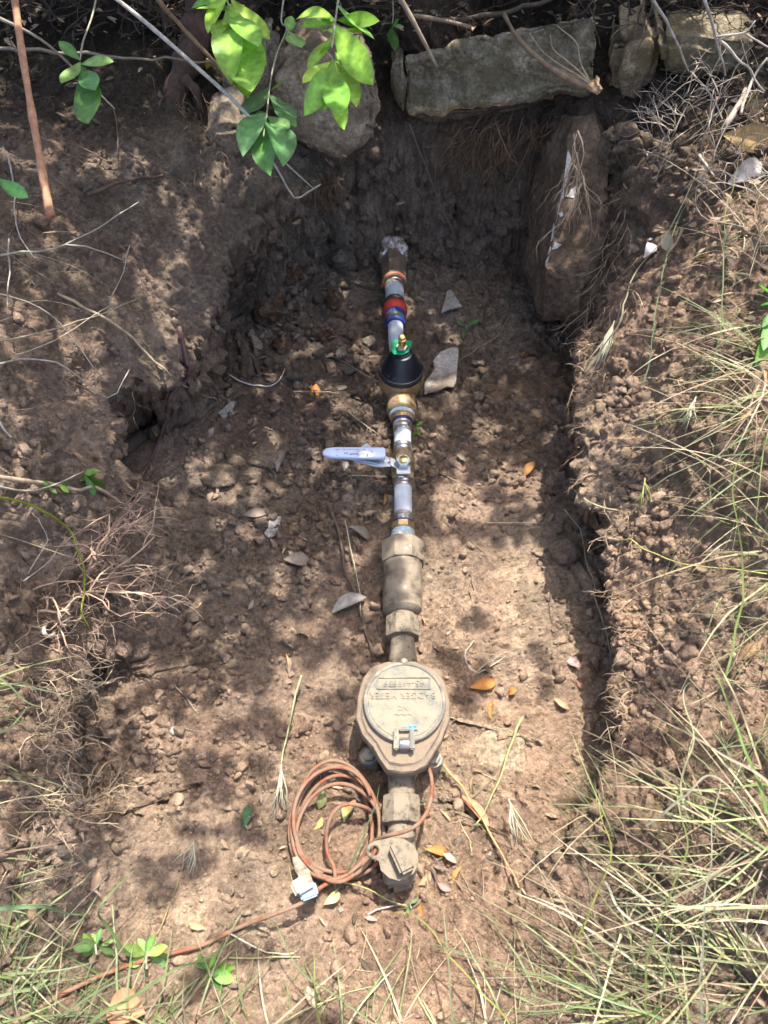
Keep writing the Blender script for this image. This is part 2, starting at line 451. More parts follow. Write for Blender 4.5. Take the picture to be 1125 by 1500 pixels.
calm = sstep(-.15, -.3, q[:, 0]) * sstep(.5, .62, q[:, 1])
hgt += fbm(pos * 34, 21, 5, .62) * (0.009 + 0.010 * bank * (1 - .5 * calm))
f1, f2, idv = worley2(q * 42 + wob * 60, 4)
plate_ = np.clip((f2 - f1) * 1.6, 0, .42)
crumb = (plate_ * .8 + np.clip(0.55 - f1, 0, 1) * .3) * (0.15 + idv ** 1.5)
rough_patch = rough_patch * (1 - .85 * np.clip(smooth_floor + calm * bank * .9, 0, 1))
rbank = bank * sstep(.15, .3, q[:, 0])
hgt += crumb * 0.030 * (1 - .5 * rbank) * (0.35 + 0.65 * rough_patch) * flat * (1 - .6 * smooth_floor)
w1, w2, wid = worley2(wq[:, :2] * 38 + wob * 30, 24)
hgt += np.clip(0.6 - w1, 0, 1) * (0.2 + wid) * 0.034 * (1 - flat)
v1, v2, vid = worley2(wq * 100, 25)
hgt += np.clip(0.6 - v1, 0, 1) * vid * 0.014 * (1 - flat)
g1, g2, gid = worley2(q * 110 + 7, 9)
hgt += (np.clip((g2 - g1) * 1.5, 0, .4) * .8 + np.clip(0.5 - g1, 0, 1) * .3) * (0.1 + gid ** 1.5) * 0.013 * (0.5 + 0.5 * rough_patch) * flat * (1 - .5 * smooth_floor)
h1, h2, hid = worley2(q * 210 + 3, 12)
hgt += np.clip(0.6 - h1, 0, 1) * hid * 0.005 * flat
# cracks: plates of dry earth in the sunny lower part
c1, c2, cid = worley2(q * 20 + wob * 60, 14)
crk = sstep(0.0, 0.07, c2 - c1)
crm = sstep(0.0, 0.3, fbm(q3 * 5 + 3, 91, 3)) * (1 - bank)
hgt += (crk - 1) * 0.005 * crm
# ledges on the dug faces
led = np.abs(vnoise(np.stack([pos[:, 0] * 6, pos[:, 1] * 6, pos[:, 2] * 34], 1), 8))
hgt += (led - 0.4) * 0.016 * sstep(0.2, 0.7, wallness) * sstep(-0.12, -0.01, d)
hgt += fbm(pos * 130, 61, 3, .7) * 0.0032 * (.3 + .7 * flat)
core = ((q[:, 0] > -1.1) & (q[:, 0] < 1.2) & (q[:, 1] > -0.3) & (q[:, 1] < 1.9))
pos = pos + nrm * np.where(core, hgt, 0)[:, None]
idx = np.arange(ny_ * nx_).reshape(ny_, nx_)
quads = np.stack([idx[:-1, :-1], idx[:-1, 1:], idx[1:, 1:], idx[1:, :-1]], -1).reshape(-1, 4)
bvh = BVHTree.FromPolygons([tuple(a) for a in pos.tolist()], quads.tolist())
CAMP = Vector((0, 0, 1))
def gpt(px, py):
    loc = bvh.ray_cast(CAMP, ray(px, py).normalized())[0]
    return tuple(loc)[:2] if loc else tuple(P(px, py, .1))[:2]
# earth colour by spot; shaded and sunlit levels painted in, darkest under the shrubs
TONE = [(40,5,(.02,.016,.012)),(150,30,(.022,.018,.013)),(250,20,(.022,.018,.013)),(400,30,(.022,.018,.013)),(580,40,(.022,.018,.013)),(700,20,(.02,.016,.012)),(800,10,(.02,.016,.012)),(1000,15,(.025,.02,.015)),(-100,20,(.02,.016,.012)),(1120,20,(.03,.024,.018)),(590,420,(.28,.22,.165)),(430,420,(.27,.215,.16)),(700,350,(.29,.215,.155)),(600,330,(.28,.205,.145)),(760,440,(.27,.2,.145)),(380,380,(.24,.18,.13)),(450,600,(.155,.115,.085)),(420,750,(.19,.14,.10)),(300,850,(.20,.15,.11)),  # top strip: dark humus plus painted under-shrub shade; rear floor lifted against shade
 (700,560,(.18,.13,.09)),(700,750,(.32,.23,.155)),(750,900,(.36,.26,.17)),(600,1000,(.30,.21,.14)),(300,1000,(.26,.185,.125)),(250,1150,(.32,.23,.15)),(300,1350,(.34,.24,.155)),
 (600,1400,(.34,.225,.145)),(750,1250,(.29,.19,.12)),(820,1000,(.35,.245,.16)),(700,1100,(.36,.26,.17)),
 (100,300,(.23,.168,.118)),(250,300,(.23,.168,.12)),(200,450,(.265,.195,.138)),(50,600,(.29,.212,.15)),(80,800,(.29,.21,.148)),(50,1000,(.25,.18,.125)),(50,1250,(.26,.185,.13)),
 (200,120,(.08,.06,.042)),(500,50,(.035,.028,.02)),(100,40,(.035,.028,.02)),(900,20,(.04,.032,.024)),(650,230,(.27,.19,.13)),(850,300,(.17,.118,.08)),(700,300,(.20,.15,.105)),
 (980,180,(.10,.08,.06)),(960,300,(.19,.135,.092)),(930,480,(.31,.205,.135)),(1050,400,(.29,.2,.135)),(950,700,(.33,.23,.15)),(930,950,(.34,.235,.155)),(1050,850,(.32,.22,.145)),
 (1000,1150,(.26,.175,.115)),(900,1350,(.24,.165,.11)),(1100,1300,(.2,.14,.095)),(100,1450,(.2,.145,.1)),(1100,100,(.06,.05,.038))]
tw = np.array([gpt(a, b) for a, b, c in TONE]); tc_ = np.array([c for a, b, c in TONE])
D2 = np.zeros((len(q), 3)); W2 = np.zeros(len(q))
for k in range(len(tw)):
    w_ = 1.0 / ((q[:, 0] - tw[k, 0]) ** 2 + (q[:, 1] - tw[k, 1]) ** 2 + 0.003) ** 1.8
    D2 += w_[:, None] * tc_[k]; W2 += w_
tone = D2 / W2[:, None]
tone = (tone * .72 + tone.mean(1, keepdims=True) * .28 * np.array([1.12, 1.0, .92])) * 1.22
tone = tone * (1 + 0.3 * fbm(pos * 12, 44, 4)[:, None])
tone *= (0.85 + 0.3 * np.clip(crumb * 2.2, 0, 1) * idv)[:, None]
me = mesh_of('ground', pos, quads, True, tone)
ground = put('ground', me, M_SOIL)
tag(ground, 'brown earth of the dug pit, its banks and its floor', kind='structure')
def hit(px, py, lift=0.0):
    r = ray(px, py).normalized()
    loc, n, i, dist = bvh.ray_cast(CAMP, r)
    if loc is None:
        loc = P(px, py, 0); n = Vector((0, 0, 1))
    if n.z < 0: n = -n
    return loc + Vector((0, 0, lift)), n
def down(x, y):
    loc, n, i, dist = bvh.ray_cast(Vector((x, y, 2)), Vector((0, 0, -1)))
    return loc.z if loc else 0.0
def pix_m(pt):            # metres per photo pixel at a point
    dv = pt - CAMP
    return (dv.y * SP - dv.z * CP) / FPX
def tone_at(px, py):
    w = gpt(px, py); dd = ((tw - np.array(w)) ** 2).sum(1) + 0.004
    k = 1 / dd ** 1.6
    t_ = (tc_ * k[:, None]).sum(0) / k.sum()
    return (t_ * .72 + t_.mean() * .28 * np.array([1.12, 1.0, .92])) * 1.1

# ------------------------------------------------------------------ geometry builders
def smooth_path(pts, n=6):
    pts = [Vector(p) for p in pts]
    if len(pts) < 3: 
        return [pts[0].lerp(pts[-1], k / n) for k in range(n + 1)]
    P_ = [pts[0] * 2 - pts[1]] + pts + [pts[-1] * 2 - pts[-2]]
    out = []
    for i in range(1, len(P_) - 2):
        a, b, c, d_ = P_[i - 1:i + 3]
        for k in range(n):
            t = k / n
            out.append(0.5 * ((2 * b) + (c - a) * t + (2 * a - 5 * b + 4 * c - d_) * t * t + (3 * b - a - 3 * c + d_) * t ** 3))
    out.append(pts[-1])
    return out
class Geo:
    def __init__(s): s.v = []; s.f = []; s.c = []
    def add(s, v, f, c):
        o = len(s.v); s.v += v; s.f += [tuple(i + o for i in q_) for q_ in f]; s.c += [c] * len(v) if not isinstance(c, list) else c
    def tube(s, pts, r0, r1=None, sides=6, c=(.3, .2, .1), wob=0.0, c2=None):
        r1 = r0 if r1 is None else r1
        n = len(pts); v = []; f = []; cc = []
        up = Vector((0.13, 0.31, 0.94))
        for i, p_ in enumerate(pts):
            t = (pts[min(i + 1, n - 1)] - pts[max(i - 1, 0)])
            t = t.normalized() if t.length > 1e-9 else Vector((1, 0, 0))
            a = t.cross(up)
            if a.length < 1e-3: a = t.cross(Vector((1, 0, 0)))
            a.normalize(); b = t.cross(a)
            r = r0 + (r1 - r0) * i / max(1, n - 1)
            r *= 1 + wob * mnoise.noise(p_ * 60)
            for k in range(sides):
                an = 2 * PI * k / sides
                v.append(p_ + (a * math.cos(an) + b * math.sin(an)) * r)
                m = i / max(1, n - 1)
                cc.append(tuple(x + ((c2[j] - x) * m if c2 else 0) for j, x in enumerate(c)))
        for i in range(n - 1):
            for k in range(sides):
                k2 = (k + 1) % sides
                f.append((i * sides + k, i * sides + k2, (i + 1) * sides + k2, (i + 1) * sides + k))
        f.append(tuple(range(sides))[::-1]); f.append(tuple((n - 1) * sides + k for k in range(sides)))
        s.add(v, f, cc)
    def ribbon(s, pts, w, c, c2=None, side=None):
        n = len(pts); v = []; f = []; cc = []
        for i, p_ in enumerate(pts):
            t = (pts[min(i + 1, n - 1)] - pts[max(i - 1, 0)]).normalized()
            a = side if side is not None else t.cross(Vector((0, 0, 1)))
            if a.length < 1e-3: a = Vector((1, 0, 0))
            a = a.normalized()
            m = i / (n - 1)
            ww = w * (1 - m) ** 0.6 * 0.5 + w * 0.04
            v += [p_ - a * ww, p_ + Vector((0, 0, -ww * 0.5)), p_ + a * ww]
            cm = tuple(x + ((c2[j] - x) * m if c2 else 0) for j, x in enumerate(c))
            cc += [cm] * 3
        for i in range(n - 1):
            o = i * 3
            f += [(o, o + 1, o + 4, o + 3), (o + 1, o + 2, o + 5, o + 4)]
        s.add(v, f, cc)
    def mesh(s, name, smooth=True):
        me = bpy.data.meshes.new(name)
        me.from_pydata([tuple(a) for a in s.v], [], s.f); me.update()
        if smooth: me.polygons.foreach_set('use_smooth', np.ones(len(me.polygons), dtype=bool))
        at = me.color_attributes.new('tone', 'FLOAT_COLOR', 'POINT')
        c = np.ones((len(s.v), 4), dtype=np.float32); c[:, :3] = np.array(s.c, dtype=np.float32)
        at.data.foreach_set('color', c.ravel())
        return me
    def obj(s, name, mat, parent=None, smooth=True):
        return put(name, s.mesh(name, smooth), mat, parent)

def bm_obj(name, bm, mat, parent=None, smooth=True, ang=40):
    bmesh.ops.recalc_face_normals(bm, faces=bm.faces)
    me = bpy.data.meshes.new(name); bm.to_mesh(me); bm.free()
    if smooth:
        me.polygons.foreach_set('use_smooth', np.ones(len(me.polygons), dtype=bool))
        if ang: me.set_sharp_from_angle(angle=math.radians(ang))
    return put(name, me, mat, parent)
def dense(bm, L, rounds=6):
    for _ in range(rounds):
        es = [e for e in bm.edges if e.calc_length() > L]
        if not es: break
        bmesh.ops.subdivide_edges(bm, edges=es, cuts=1)
        bmesh.ops.triangulate(bm, faces=[f for f in bm.faces if len(f.verts) > 3])
def rough_up(bm, amp, freq, seed=0, octv=4):
    bm.normal_update()
    off = Vector((seed * 3.7, seed * 1.3, seed * 7.1))
    ns = [(v, v.normal.copy(), mnoise.fractal(v.co * freq + off, 0.9, 2.1, octv)) for v in bm.verts]
    for v, n, h in ns: v.co += n * h * amp

def rock_bm(c, dims, seed, rot=0.0, tilt=(0, 0), L=0.006, amp=0.06, freq=9, npts=16):
    r = random.Random(seed)
    bm = bmesh.new()
    for k in range(npts):
        v = Vector((r.gauss(0, 1), r.gauss(0, 1), r.gauss(0, 1))).normalized()
        bm.verts.new(Vector((v.x * dims[0] / 2, v.y * dims[1] / 2, v.z * dims[2] / 2)) * r.uniform(.85, 1.12))
    g = bmesh.ops.convex_hull(bm, input=bm.verts)
    bmesh.ops.delete(bm, geom=[v for v in bm.verts if not v.link_faces], context='VERTS')
    sz = max(dims)
    bmesh.ops.bevel(bm, geom=list(bm.edges), offset=sz * 0.04, segments=1, affect='EDGES')
    bmesh.ops.triangulate(bm, faces=bm.faces)
    dense(bm, max(L, sz / 16))
    bmesh.ops.smooth_vert(bm, verts=bm.verts, factor=0.35, use_axis_x=True, use_axis_y=True, use_axis_z=True)
    rough_up(bm, sz * amp, freq / sz * 0.35, seed)
    M = Matrix.Translation(c) @ Matrix.Rotation(rot, 4, 'Z') @ Matrix.Rotation(tilt[0], 4, 'X') @ Matrix.Rotation(tilt[1], 4, 'Y')
    bmesh.ops.transform(bm, matrix=M, verts=bm.verts)
    return bm

def slab_bm(outline, thick, back=Vector((0, 1, 0)), shrink=0.9, L=0.008, amp=0.006, freq=14, seed=1, bevel=0.006, drop=Vector((0, 0, 0))):
    bm = bmesh.new()
    fr = [bm.verts.new(p_) for p_ in outline]
    c = sum((Vector(p_) for p_ in outline), Vector()) / len(outline)
    bk = [bm.verts.new(c + (Vector(p_) - c) * shrink + back * thick + drop) for p_ in outline]
    bm.faces.new(fr); bm.faces.new(bk[::-1])
    n = len(fr)
    for i in range(n): bm.faces.new((fr[i], bk[i], bk[(i + 1) % n], fr[(i + 1) % n]))
    bmesh.ops.recalc_face_normals(bm, faces=bm.faces)
    bmesh.ops.bevel(bm, geom=list(bm.edges), offset=bevel, segments=2, affect='EDGES')
    bmesh.ops.triangulate(bm, faces=bm.faces)
    dense(bm, L, 7)
    rough_up(bm, amp, freq, seed, 5)
    return bm

# ------------------------------------------------------------------ big stones round the pit
def add_tone(o, fn):
    me = o.data
    at = me.color_attributes.new('tone', 'FLOAT_COLOR', 'POINT')
    c = np.ones((len(me.vertices), 4), dtype=np.float32)
    for i, v in enumerate(me.vertices): c[i, :3] = fn(v.co, v.normal)
    at.data.foreach_set('color', c.ravel())
YS = 1.375
# long weathered slab
ol = [PY(a, b, YS - max(0, (a - 590)) * 0.00025) for a, b in [(592,84),(625,79),(660,66),(700,56),(745,50),(800,36),(842,31),(862,22),(876,26),(874,50),(872,95),(868,132),(800,140),(740,154),(690,158),(640,166),(604,170),(596,140),(592,110)]]
bm = slab_bm(ol, 0.10, Vector((0, 0.85, -0.5)), 0.95, 0.006, 0.012, 20, 3, 0.004)
slab = bm_obj('stone_slab', bm, M_SLAB, None, True, 0)
def slab_tone(co, n):
    base = PY(730, 150, YS).z + (co.x - PY(730, 150, YS).x) * 0.12
    k = max(0, min(1, 1 - (co.z - base) / 0.022))
    k *= 0.6 + 0.4 * mnoise.noise(co * 30)
    return (1 + 1.6 * k, 1 + 1.0 * k, 1 + 0.45 * k)
add_tone(slab, slab_tone)
tag(slab, 'long mossy grey stone slab at the head of the pit with a cream lower edge', 'stone')
bm = slab_bm([PY(a, b, 1.36) for a, b in [(606,168),(720,160),(800,146),(790,156),(700,172),(640,182),(612,178)]], 0.1, Vector((0, 1, 0)), 0.9, 0.008, 0.004, 30, 9, 0.004)
o = bm_obj('stone_flake', bm, M_LEAN, None, True, 0)
tag(o, 'thin brown stone flake wedged under the long mossy slab', 'stone')
bm = slab_bm([PY(a, b, 1.37) for a, b in [(574,92),(590,86),(594,130),(592,168),(578,150),(572,120)]], 0.07, Vector((0, 1, 0)), 0.9, 0.008, 0.005, 25, 12, 0.004)
o = bm_obj('stone_chunk', bm, M_SLAB, None, True, 0); add_tone(o, lambda c, n: (.8, .8, .8))
tag(o, 'narrow grey stone chunk against the left end of the long slab', 'stone')
# boulder
ol = [PY(a, b, 1.25 + (b - 120) * -0.0003) for a, b in [(392,110),(410,78),(440,58),(480,66),(520,92),(548,116),(558,150),(553,185),(538,208),(526,222),(498,244),(470,234),(436,222),(418,200),(404,160)]]
bm = slab_bm(ol, 0.15, Vector((0, 0.9, 0.1)), 0.75, 0.007, 0.014, 14, 5, 0.016)
o = bm_obj('boulder', bm, M_BOULDER, None, True, 0)
tag(o, 'big rounded brown boulder below the hanging green leaves', 'stone')
ol = [PY(a, b, 1.235) for a, b in [(318,118),(340,88),(380,72),(408,80),(410,120),(400,160),(360,176),(330,160)]]
bm = slab_bm(ol, 0.12, Vector((0, 0.9, 0.2)), 0.8, 0.009, 0.010, 13, 6, 0.02)
o = bm_obj('boulder', bm, M_GREYST, None, True, 0)
tag(o, 'grey stone sunk in the bank just left of the big boulder', 'stone')
ol = [PY(a, b, 1.15) for a, b in [(292,212),(310,190),(345,186),(372,200),(368,222),(352,236),(335,246),(310,240)]]
bm = slab_bm(ol, 0.10, Vector((0, 0.8, 0.4)), 0.8, 0.007, 0.008, 18, 7, 0.01)
o = bm_obj('stone', bm, M_BOULDER, None, True, 0)
tag(o, 'small flat brown stone sticking out of the bank under the grey one', 'stone')
# leaning block in the corner: side face and front face meeting in a ridge
def block(corners_front, back, mat, name, label, L=0.008, amp=0.006, seed=2):
    bm = slab_bm(corners_front, 0.12, back, 0.92, L, amp, 18, seed, 0.005)
    o = bm_obj(name, bm, mat, None, True, 0)
    return tag(o, label, 'stone')
fb = [(P(792,466,.02)), (P(850,468,.05)), (P(880,420,.12)), (PY(905,300,1.22)), (PY(880,180,1.33)), (PY(838,165,1.34)), (PY(826,250,1.27)), (PY(802,392,1.13))]
sideb = [P(774,400,.0), PY(772,330,1.22), PY(790,230,1.33), PY(812,170,1.37)]
bm = bmesh.new()
ring1 = [P(794,468,.01), PY(803,392,1.09), PY(815,310,1.165), PY(828,240,1.23), PY(838,168,1.30)]      # ridge
ring0 = [P(776,430,-.01), PY(769,380,1.20), PY(774,320,1.28), PY(784,240,1.35), PY(806,170,1.40)]      # far left edge
ring2 = [P(866,474,.055), PY(884,400,1.05), PY(892,310,1.13), PY(890,240,1.20), PY(872,168,1.28)]      # right edge, in the bank
ring3 = [v + Vector((0.03, 0.22, -0.02)) for v in ring2]
rings = [[bm.verts.new(v) for v in r_] for r_ in (ring0, ring1, ring2, ring3)]
for a in range(4):
    A, B = rings[a], rings[(a + 1) % 4]
    for i in range(4): bm.faces.new((A[i], B[i], B[i + 1], A[i + 1]))
bm.faces.new([r_[0] for r_ in rings]); bm.faces.new([r_[-1] for r_ in rings][::-1])
bmesh.ops.recalc_face_normals(bm, faces=bm.faces)
bmesh.ops.triangulate(bm, faces=bm.faces)
dense(bm, 0.007, 7); rough_up(bm, 0.007, 16, 8, 5); rough_up(bm, 0.002, 70, 9, 3)
o = bm_obj('leaning_block', bm, M_LEAN, None, True, 30)
tag(o, 'tall brown stone block leaning in the right rear corner of the pit', 'stone')
lean = o
# white mortar streak and blot on its ridge
lb = BVHTree.FromPolygons([v.co.copy() for v in lean.data.vertices], [tuple(p_.vertices) for p_ in lean.data.polygons])
def on(b, px, py, lift=0.001):
    loc, n, i, dd = b.ray_cast(CAMP, ray(px, py).normalized())
    if loc is None: return hit(px, py, lift)[0]
    return loc - ray(px, py).normalized() * lift
def patch(px_pts, b, th=0.0018, seed=0):
    bm = bmesh.new()
    v = [bm.verts.new(on(b, a, c_, 0.002)) for a, c_ in px_pts]
    f = bm.faces.new(v)
    r_ = bmesh.ops.extrude_face_region(bm, geom=[f])
    cv = Vector((0, 0, 1))
    for e in r_['geom']:
        if isinstance(e, bmesh.types.BMVert): e.co += (CAMP - e.co).normalized() * -th * 2.2
    bmesh.ops.triangulate(bm, faces=bm.faces)
    return bm
M_MORTAR = simple('white_mortar', (0.5, 0.47, 0.43), 0.9, var=0.3, scale=160, bumpd=0.002, dirt=(0.14, 0.1, 0.07), dirt_amt=0.25, dirt_scale=110)
for pts in ([(832,218),(838,235),(833,255),(829,278),(824,282),(826,262),(829,240)],
            [(823,282),(832,276),(830,287),(822,292),(815,325),(811,345),(814,355),(823,358),(816,364),(808,366),(800,390),(798,396),(799,384),(806,360),(810,330),(817,300)],
            [(836,278),(846,270),(850,282),(840,290),(830,288)], [(818,312),(824,310),(826,316),(820,318)]):
    bm_obj('mortar_streak', patch(pts, lb), M_MORTAR, lean, False)
# right-hand stones
ol = [PY(a, b, 1.30) for a, b in [(900,62),(928,48),(965,46),(975,60),(968,100),(950,150),(925,162),(896,150),(890,120),(896,90)]]
bm = slab_bm(ol, 0.14, Vector((0.1, 0.9, 0.1)), 0.85, 0.008, 0.009, 14, 15, 0.02)
o = bm_obj('stone_post', bm, M_SLAB, None, True, 0); add_tone(o, lambda c, n: (.95, .87, .79))
tag(o, 'upright tan grey stone standing right of the long slab', 'stone')
ol = [PY(a, b, 1.27) for a, b in [(966,62),(1010,58),(1060,64),(1140,70),(1160,110),(1120,128),(1050,118),(1000,112),(968,104)]]
bm = slab_bm(ol, 0.12, Vector((0.0, 0.9, 0.1)), 0.85, 0.009, 0.009, 14, 16, 0.012)
o = bm_obj('stone_slab', bm, M_SLAB, None, True, 0); add_tone(o, lambda c, n: (.72, .69, .63))
tag(o, 'low dark grey stone slab in the top right corner behind dry stems', 'stone')
ol = [PY(a, b, 1.17) for a, b in [(884,215),(905,190),(945,196),(962,230),(955,262),(930,276),(900,270),(886,245)]]
bm = slab_bm(ol, 0.10, Vector((0.0, 0.7, -0.2)), 0.8, 0.006, 0.018, 22, 17, 0.015)
o = bm_obj('clod', bm, M_TANST, None, True, 0)
tag(o, 'large crumbly grey clod on the corner bank below the upright stone', 'clod')

# ------------------------------------------------------------------ the service line
def xa(py):
    return float(np.interp(py, [340, 400, 430, 500, 560, 620, 740, 850, 920, 990, 1040, 1160, 1230, 1300],
                           [574, 577, 578, 580, 587, 589.5, 590.5, 590, 589, 591, 592, 588, 587, 584]))
line = empty('water_line', P(590, 800, 0), 'buried water service line of brass fittings, white pipe and a round meter along the pit floor', 'water line')
def axis_pt(py, z=0.0, dx=0.0): return P(xa(py) + dx, py, z)
def lathe(name, prof, mat, parent=None, sides=40, z=0.0, capr=True, cap=True, name_tone=None, zs=None):
    """prof: (photo y, photo width) along the pipe; rings square to the pipe."""
    bm = bmesh.new(); rings = []
    for py, w in prof:
        c = axis_pt(py, z); r = w / 2 * scale_at(py, z)
        rings.append([bm.verts.new(c + Vector((math.cos(2 * PI * (k + .5) / sides) * r, 0, math.sin(2 * PI * (k + .5) / sides) * r))) for k in range(sides)])
    for a, b in zip(rings, rings[1:]):
        for k in range(sides): bm.faces.new((a[k], a[(k + 1) % sides], b[(k + 1) % sides], b[k]))
    if cap:
        bm.faces.new(rings[0]); bm.faces.new(rings[-1][::-1])
    return bm_obj(name, bm, mat, parent or line, True, 35)
def rounded(y0, y1, w, e=1.2, ew=2):
    return [(y0, w - ew * 1.2), (y0 + e * .4, w - ew * .4), (y0 + e, w), (y1 - e, w), (y1 - e * .4, w - ew * .4), (y1, w - ew * 1.2)]
def boxb(c, sx, sy, sz, bev=0.001, rot=None):
    bm = bmesh.new(); bmesh.ops.create_cube(bm, size=1)
    bmesh.ops.scale(bm, vec=(sx, sy, sz), verts=bm.verts)
    if bev: bmesh.ops.bevel(bm, geom=list(bm.edges), offset=bev, segments=2, affect='EDGES')
    M = Matrix.Translation(c)
    if rot is not None: M = M @ rot.to_4x4()
    bmesh.ops.transform(bm, matrix=M, verts=bm.verts)
    return bm
def cyl(c, prof, axis=Vector((0, 0, 1)), sides=32):
    """prof: (height along axis, radius)"""
    bm = bmesh.new(); rings = []
    qt = axis.normalized().to_track_quat('Z', 'Y')
    for h, r in prof:
        rings.append([bm.verts.new(c + qt @ Vector((math.cos(2 * PI * k / sides) * r, math.sin(2 * PI * k / sides) * r, h))) for k in range(sides)])
    for a, b in zip(rings, rings[1:]):
        for k in range(sides): bm.faces.new((a[k], a[(k + 1) % sides], b[(k + 1) % sides], b[k]))
    bm.faces.new(rings[0][::-1]); bm.faces.new(rings[-1])
    return bm
def torus_bm(c, axis, R, r, n=36, m=10):
    bm = bmesh.new(); qt = axis.normalized().to_track_quat('Z', 'Y'); rings = []
    for i in range(n):
        a = 2 * PI * i / n
        rings.append([bm.verts.new(c + qt @ Vector((math.cos(a) * (R + r * math.cos(2 * PI * k / m)), math.sin(a) * (R + r * math.cos(2 * PI * k / m)), r * math.sin(2 * PI * k / m)))) for k in range(m)])
    for i in range(n):
        A, B = rings[i], rings[(i + 1) % n]
        for k in range(m): bm.faces.new((A[k], A[(k + 1) % m], B[(k + 1) % m], B[k]))
    return bm
def sleeve(y0, y1, w, mat=None, name='crimp_sleeve'):
    h = y1 - y0
    pr = [(y0, w - 2.4), (y0 + h * .06, w), (y0 + h * .2, w + .8), (y0 + h * .32, w - 1.6), (y0 + h * .44, w + 1.0), (y0 + h * .56, w + 1.0), (y0 + h * .68, w - 1.6), (y0 + h * .8, w + .8), (y0 + h * .94, w), (y1, w - 2.4)]
    return lathe(name, pr, mat or M_STEEL)
def pipe(y0, y1, w):
    return lathe('pipe_section', [(y0, w), ((y0 + y1) / 2, w), (y1, w)], M_PEX)

# top stub, elbow in white compound
o = lathe('pipe_stub', [(345, 20), (352, 24), (360, 28), (372, 31)], M_BRONZE2, sides=24)
bm = bmesh.new()
bmesh.ops.create_icosphere(bm, subdivisions=4, radius=1)
c = axis_pt(371, 0.004); s_ = scale_at(374)
bmesh.ops.transform(bm, matrix=Matrix.Translation(c) @ Matrix.Diagonal((20.5 * s_, 30 * s_, 19 * s_, 1)), verts=bm.verts)
rough_up(bm, 0.013, 45, 3, 4)
bm_obj('thread_compound', bm, M_PUTTY, line, True, 0)
lathe('adapter', [(376, 36), (384, 40), (394, 40), (396, 37.5), (408, 37.5), (414, 35), (416, 30)], simple('brown_adapter', (0.13, 0.10, 0.075), 0.45, 0.5, 0.3, 60, 0.0006, dirt=(0.16, 0.11, 0.08), dirt_amt=0.5), sides=8)
lathe('orange_ring', [(411, 33), (412, 36.5), (415, 36.5), (416, 33)], M_ORANGE)
sleeve(403, 424, 28)
pipe(422, 442, 27)
sleeve(440, 455, 28, M_DSTEEL)
lathe('red_ring', [(449, 30), (450, 33.5), (452, 35.5), (458, 35.5), (460, 34), (461, 30)], M_RED)
lathe('blue_ring', [(456, 27), (459, 30.5), (463, 31.5), (474, 31), (477, 28)], M_BLUE)
b = lathe('dark_band', [(467, 30), (468, 32.6), (473, 32.2), (474, 29)], M_DSTEEL)
bm = cyl(axis_pt(470.5, 0.0) + Vector((0, -0.001, 16.6 * scale_at(470))), [(0, .004), (.0012, .004), (.0016, .003)], Vector((0, -.3, 1)), 12)
bm_obj('green_dot', bm, M_GDOT, line)
pipe(472, 530, 22.5)
# pressure regulator: brass body and black bell housing
reg_mat = M_BRASS
sc5 = scale_at(565)
bc = axis_pt(566, 0)
reg = bm_obj('pressure_regulator', cyl(Vector((bc.x, bc.y + .004, -0.034)), [(0, .010), (.003, .018), (.012, .027), (.028, .034), (.034, .0345), (.044, .0345), (.046, .0395), (.063, .0405), (.0665, .0395), (.067, .03)], Vector((0, 0, 1)), 48), M_BRASS, line, True, 50)
bell_c = Vector((bc.x, bc.y + .004, 0.033))
bm_obj('bell_housing', cyl(bell_c, [(0, .0395), (.003, .0400), (.006, .0395), (.0075, .0375), (.0095, .0365), (.011, .0355), (.023, .0305), (.037, .0235), (.046, .0185), (.0472, .0150), (.0500, .0145), (.0512, .0125)], Vector((0, 0, 1)), 64), M_BLACK, reg, True, 30)
bm_obj('bell_rim', torus_bm(bell_c + Vector((0, 0, .0085)), Vector((0, 0, 1)), .0375, .0014, 64, 8), M_BLACK, reg)
bm_obj('mold_line', boxb(bell_c + Vector((0, -.0404, -.014)), .0012, .0012, .022, 0.0003), M_BRASS, reg)
top_c = bell_c + Vector((0, 0, .0512))
bm_obj('lock_washer', cyl(top_c, [(0, .0095), (.0015, .0095)], Vector((0, 0, 1)), 24), M_STEEL, reg)
# green tag, bent tab
def plate(outline, th, mat, name, parent, bev=0.0006):
    bm = bmesh.new(); v = [bm.verts.new(p_) for p_ in outline]
    f = bm.faces.new(v); r_ = bmesh.ops.extrude_face_region(bm, geom=[f])
    for e in r_['geom']:
        if isinstance(e, bmesh.types.BMVert): e.co += Vector((0, 0, th))
    if bev:
        bmesh.ops.recalc_face_normals(bm, faces=bm.faces)
        bmesh.ops.bevel(bm, geom=[e for e in bm.edges], offset=bev, segments=2, affect='EDGES')
    return bm_obj(name, bm, mat, parent, True, 35)
zt = top_c.z + .003
plate([P(a, b_, zt) for a, b_ in [(573,503),(580,498),(593,500),(604,500),(602,508),(598,517),(588,521),(577,520),(572,514)]], .0022, M_GREEN, 'green_tag', reg)
bm_obj('hex_nut', cyl(Vector((top_c.x, top_c.y, zt + .0025)), [(0, .0095), (.001, .0105), (.005, .0105), (.006, .0095)], Vector((0, 0, 1)), 6), M_STEEL, reg)
bm_obj('adjusting_screw', cyl(Vector((top_c.x, top_c.y, zt + .008)), [(0, .0066), (.016, .0066), (.0165, .0056), (.018, .0056), (.0185, .0062), (.0215, .0056), (.023, .0035)], Vector((0, 0, 1)), 20), M_YBRASS, reg, True, 30)
lathe('outlet_neck', [(582, 40), (592, 41), (596, 43), (603, 44), (606, 40), (607, 36), (613, 36), (614, 33), (618, 32)], M_BRASS, sides=40)
lathe('thread_tape', rounded(607, 612, 37.5, 1.4, 2), M_TEFLON)
lathe('blue_ring', rounded(615.5, 621, 30, 1.5, 2), M_NAVY)
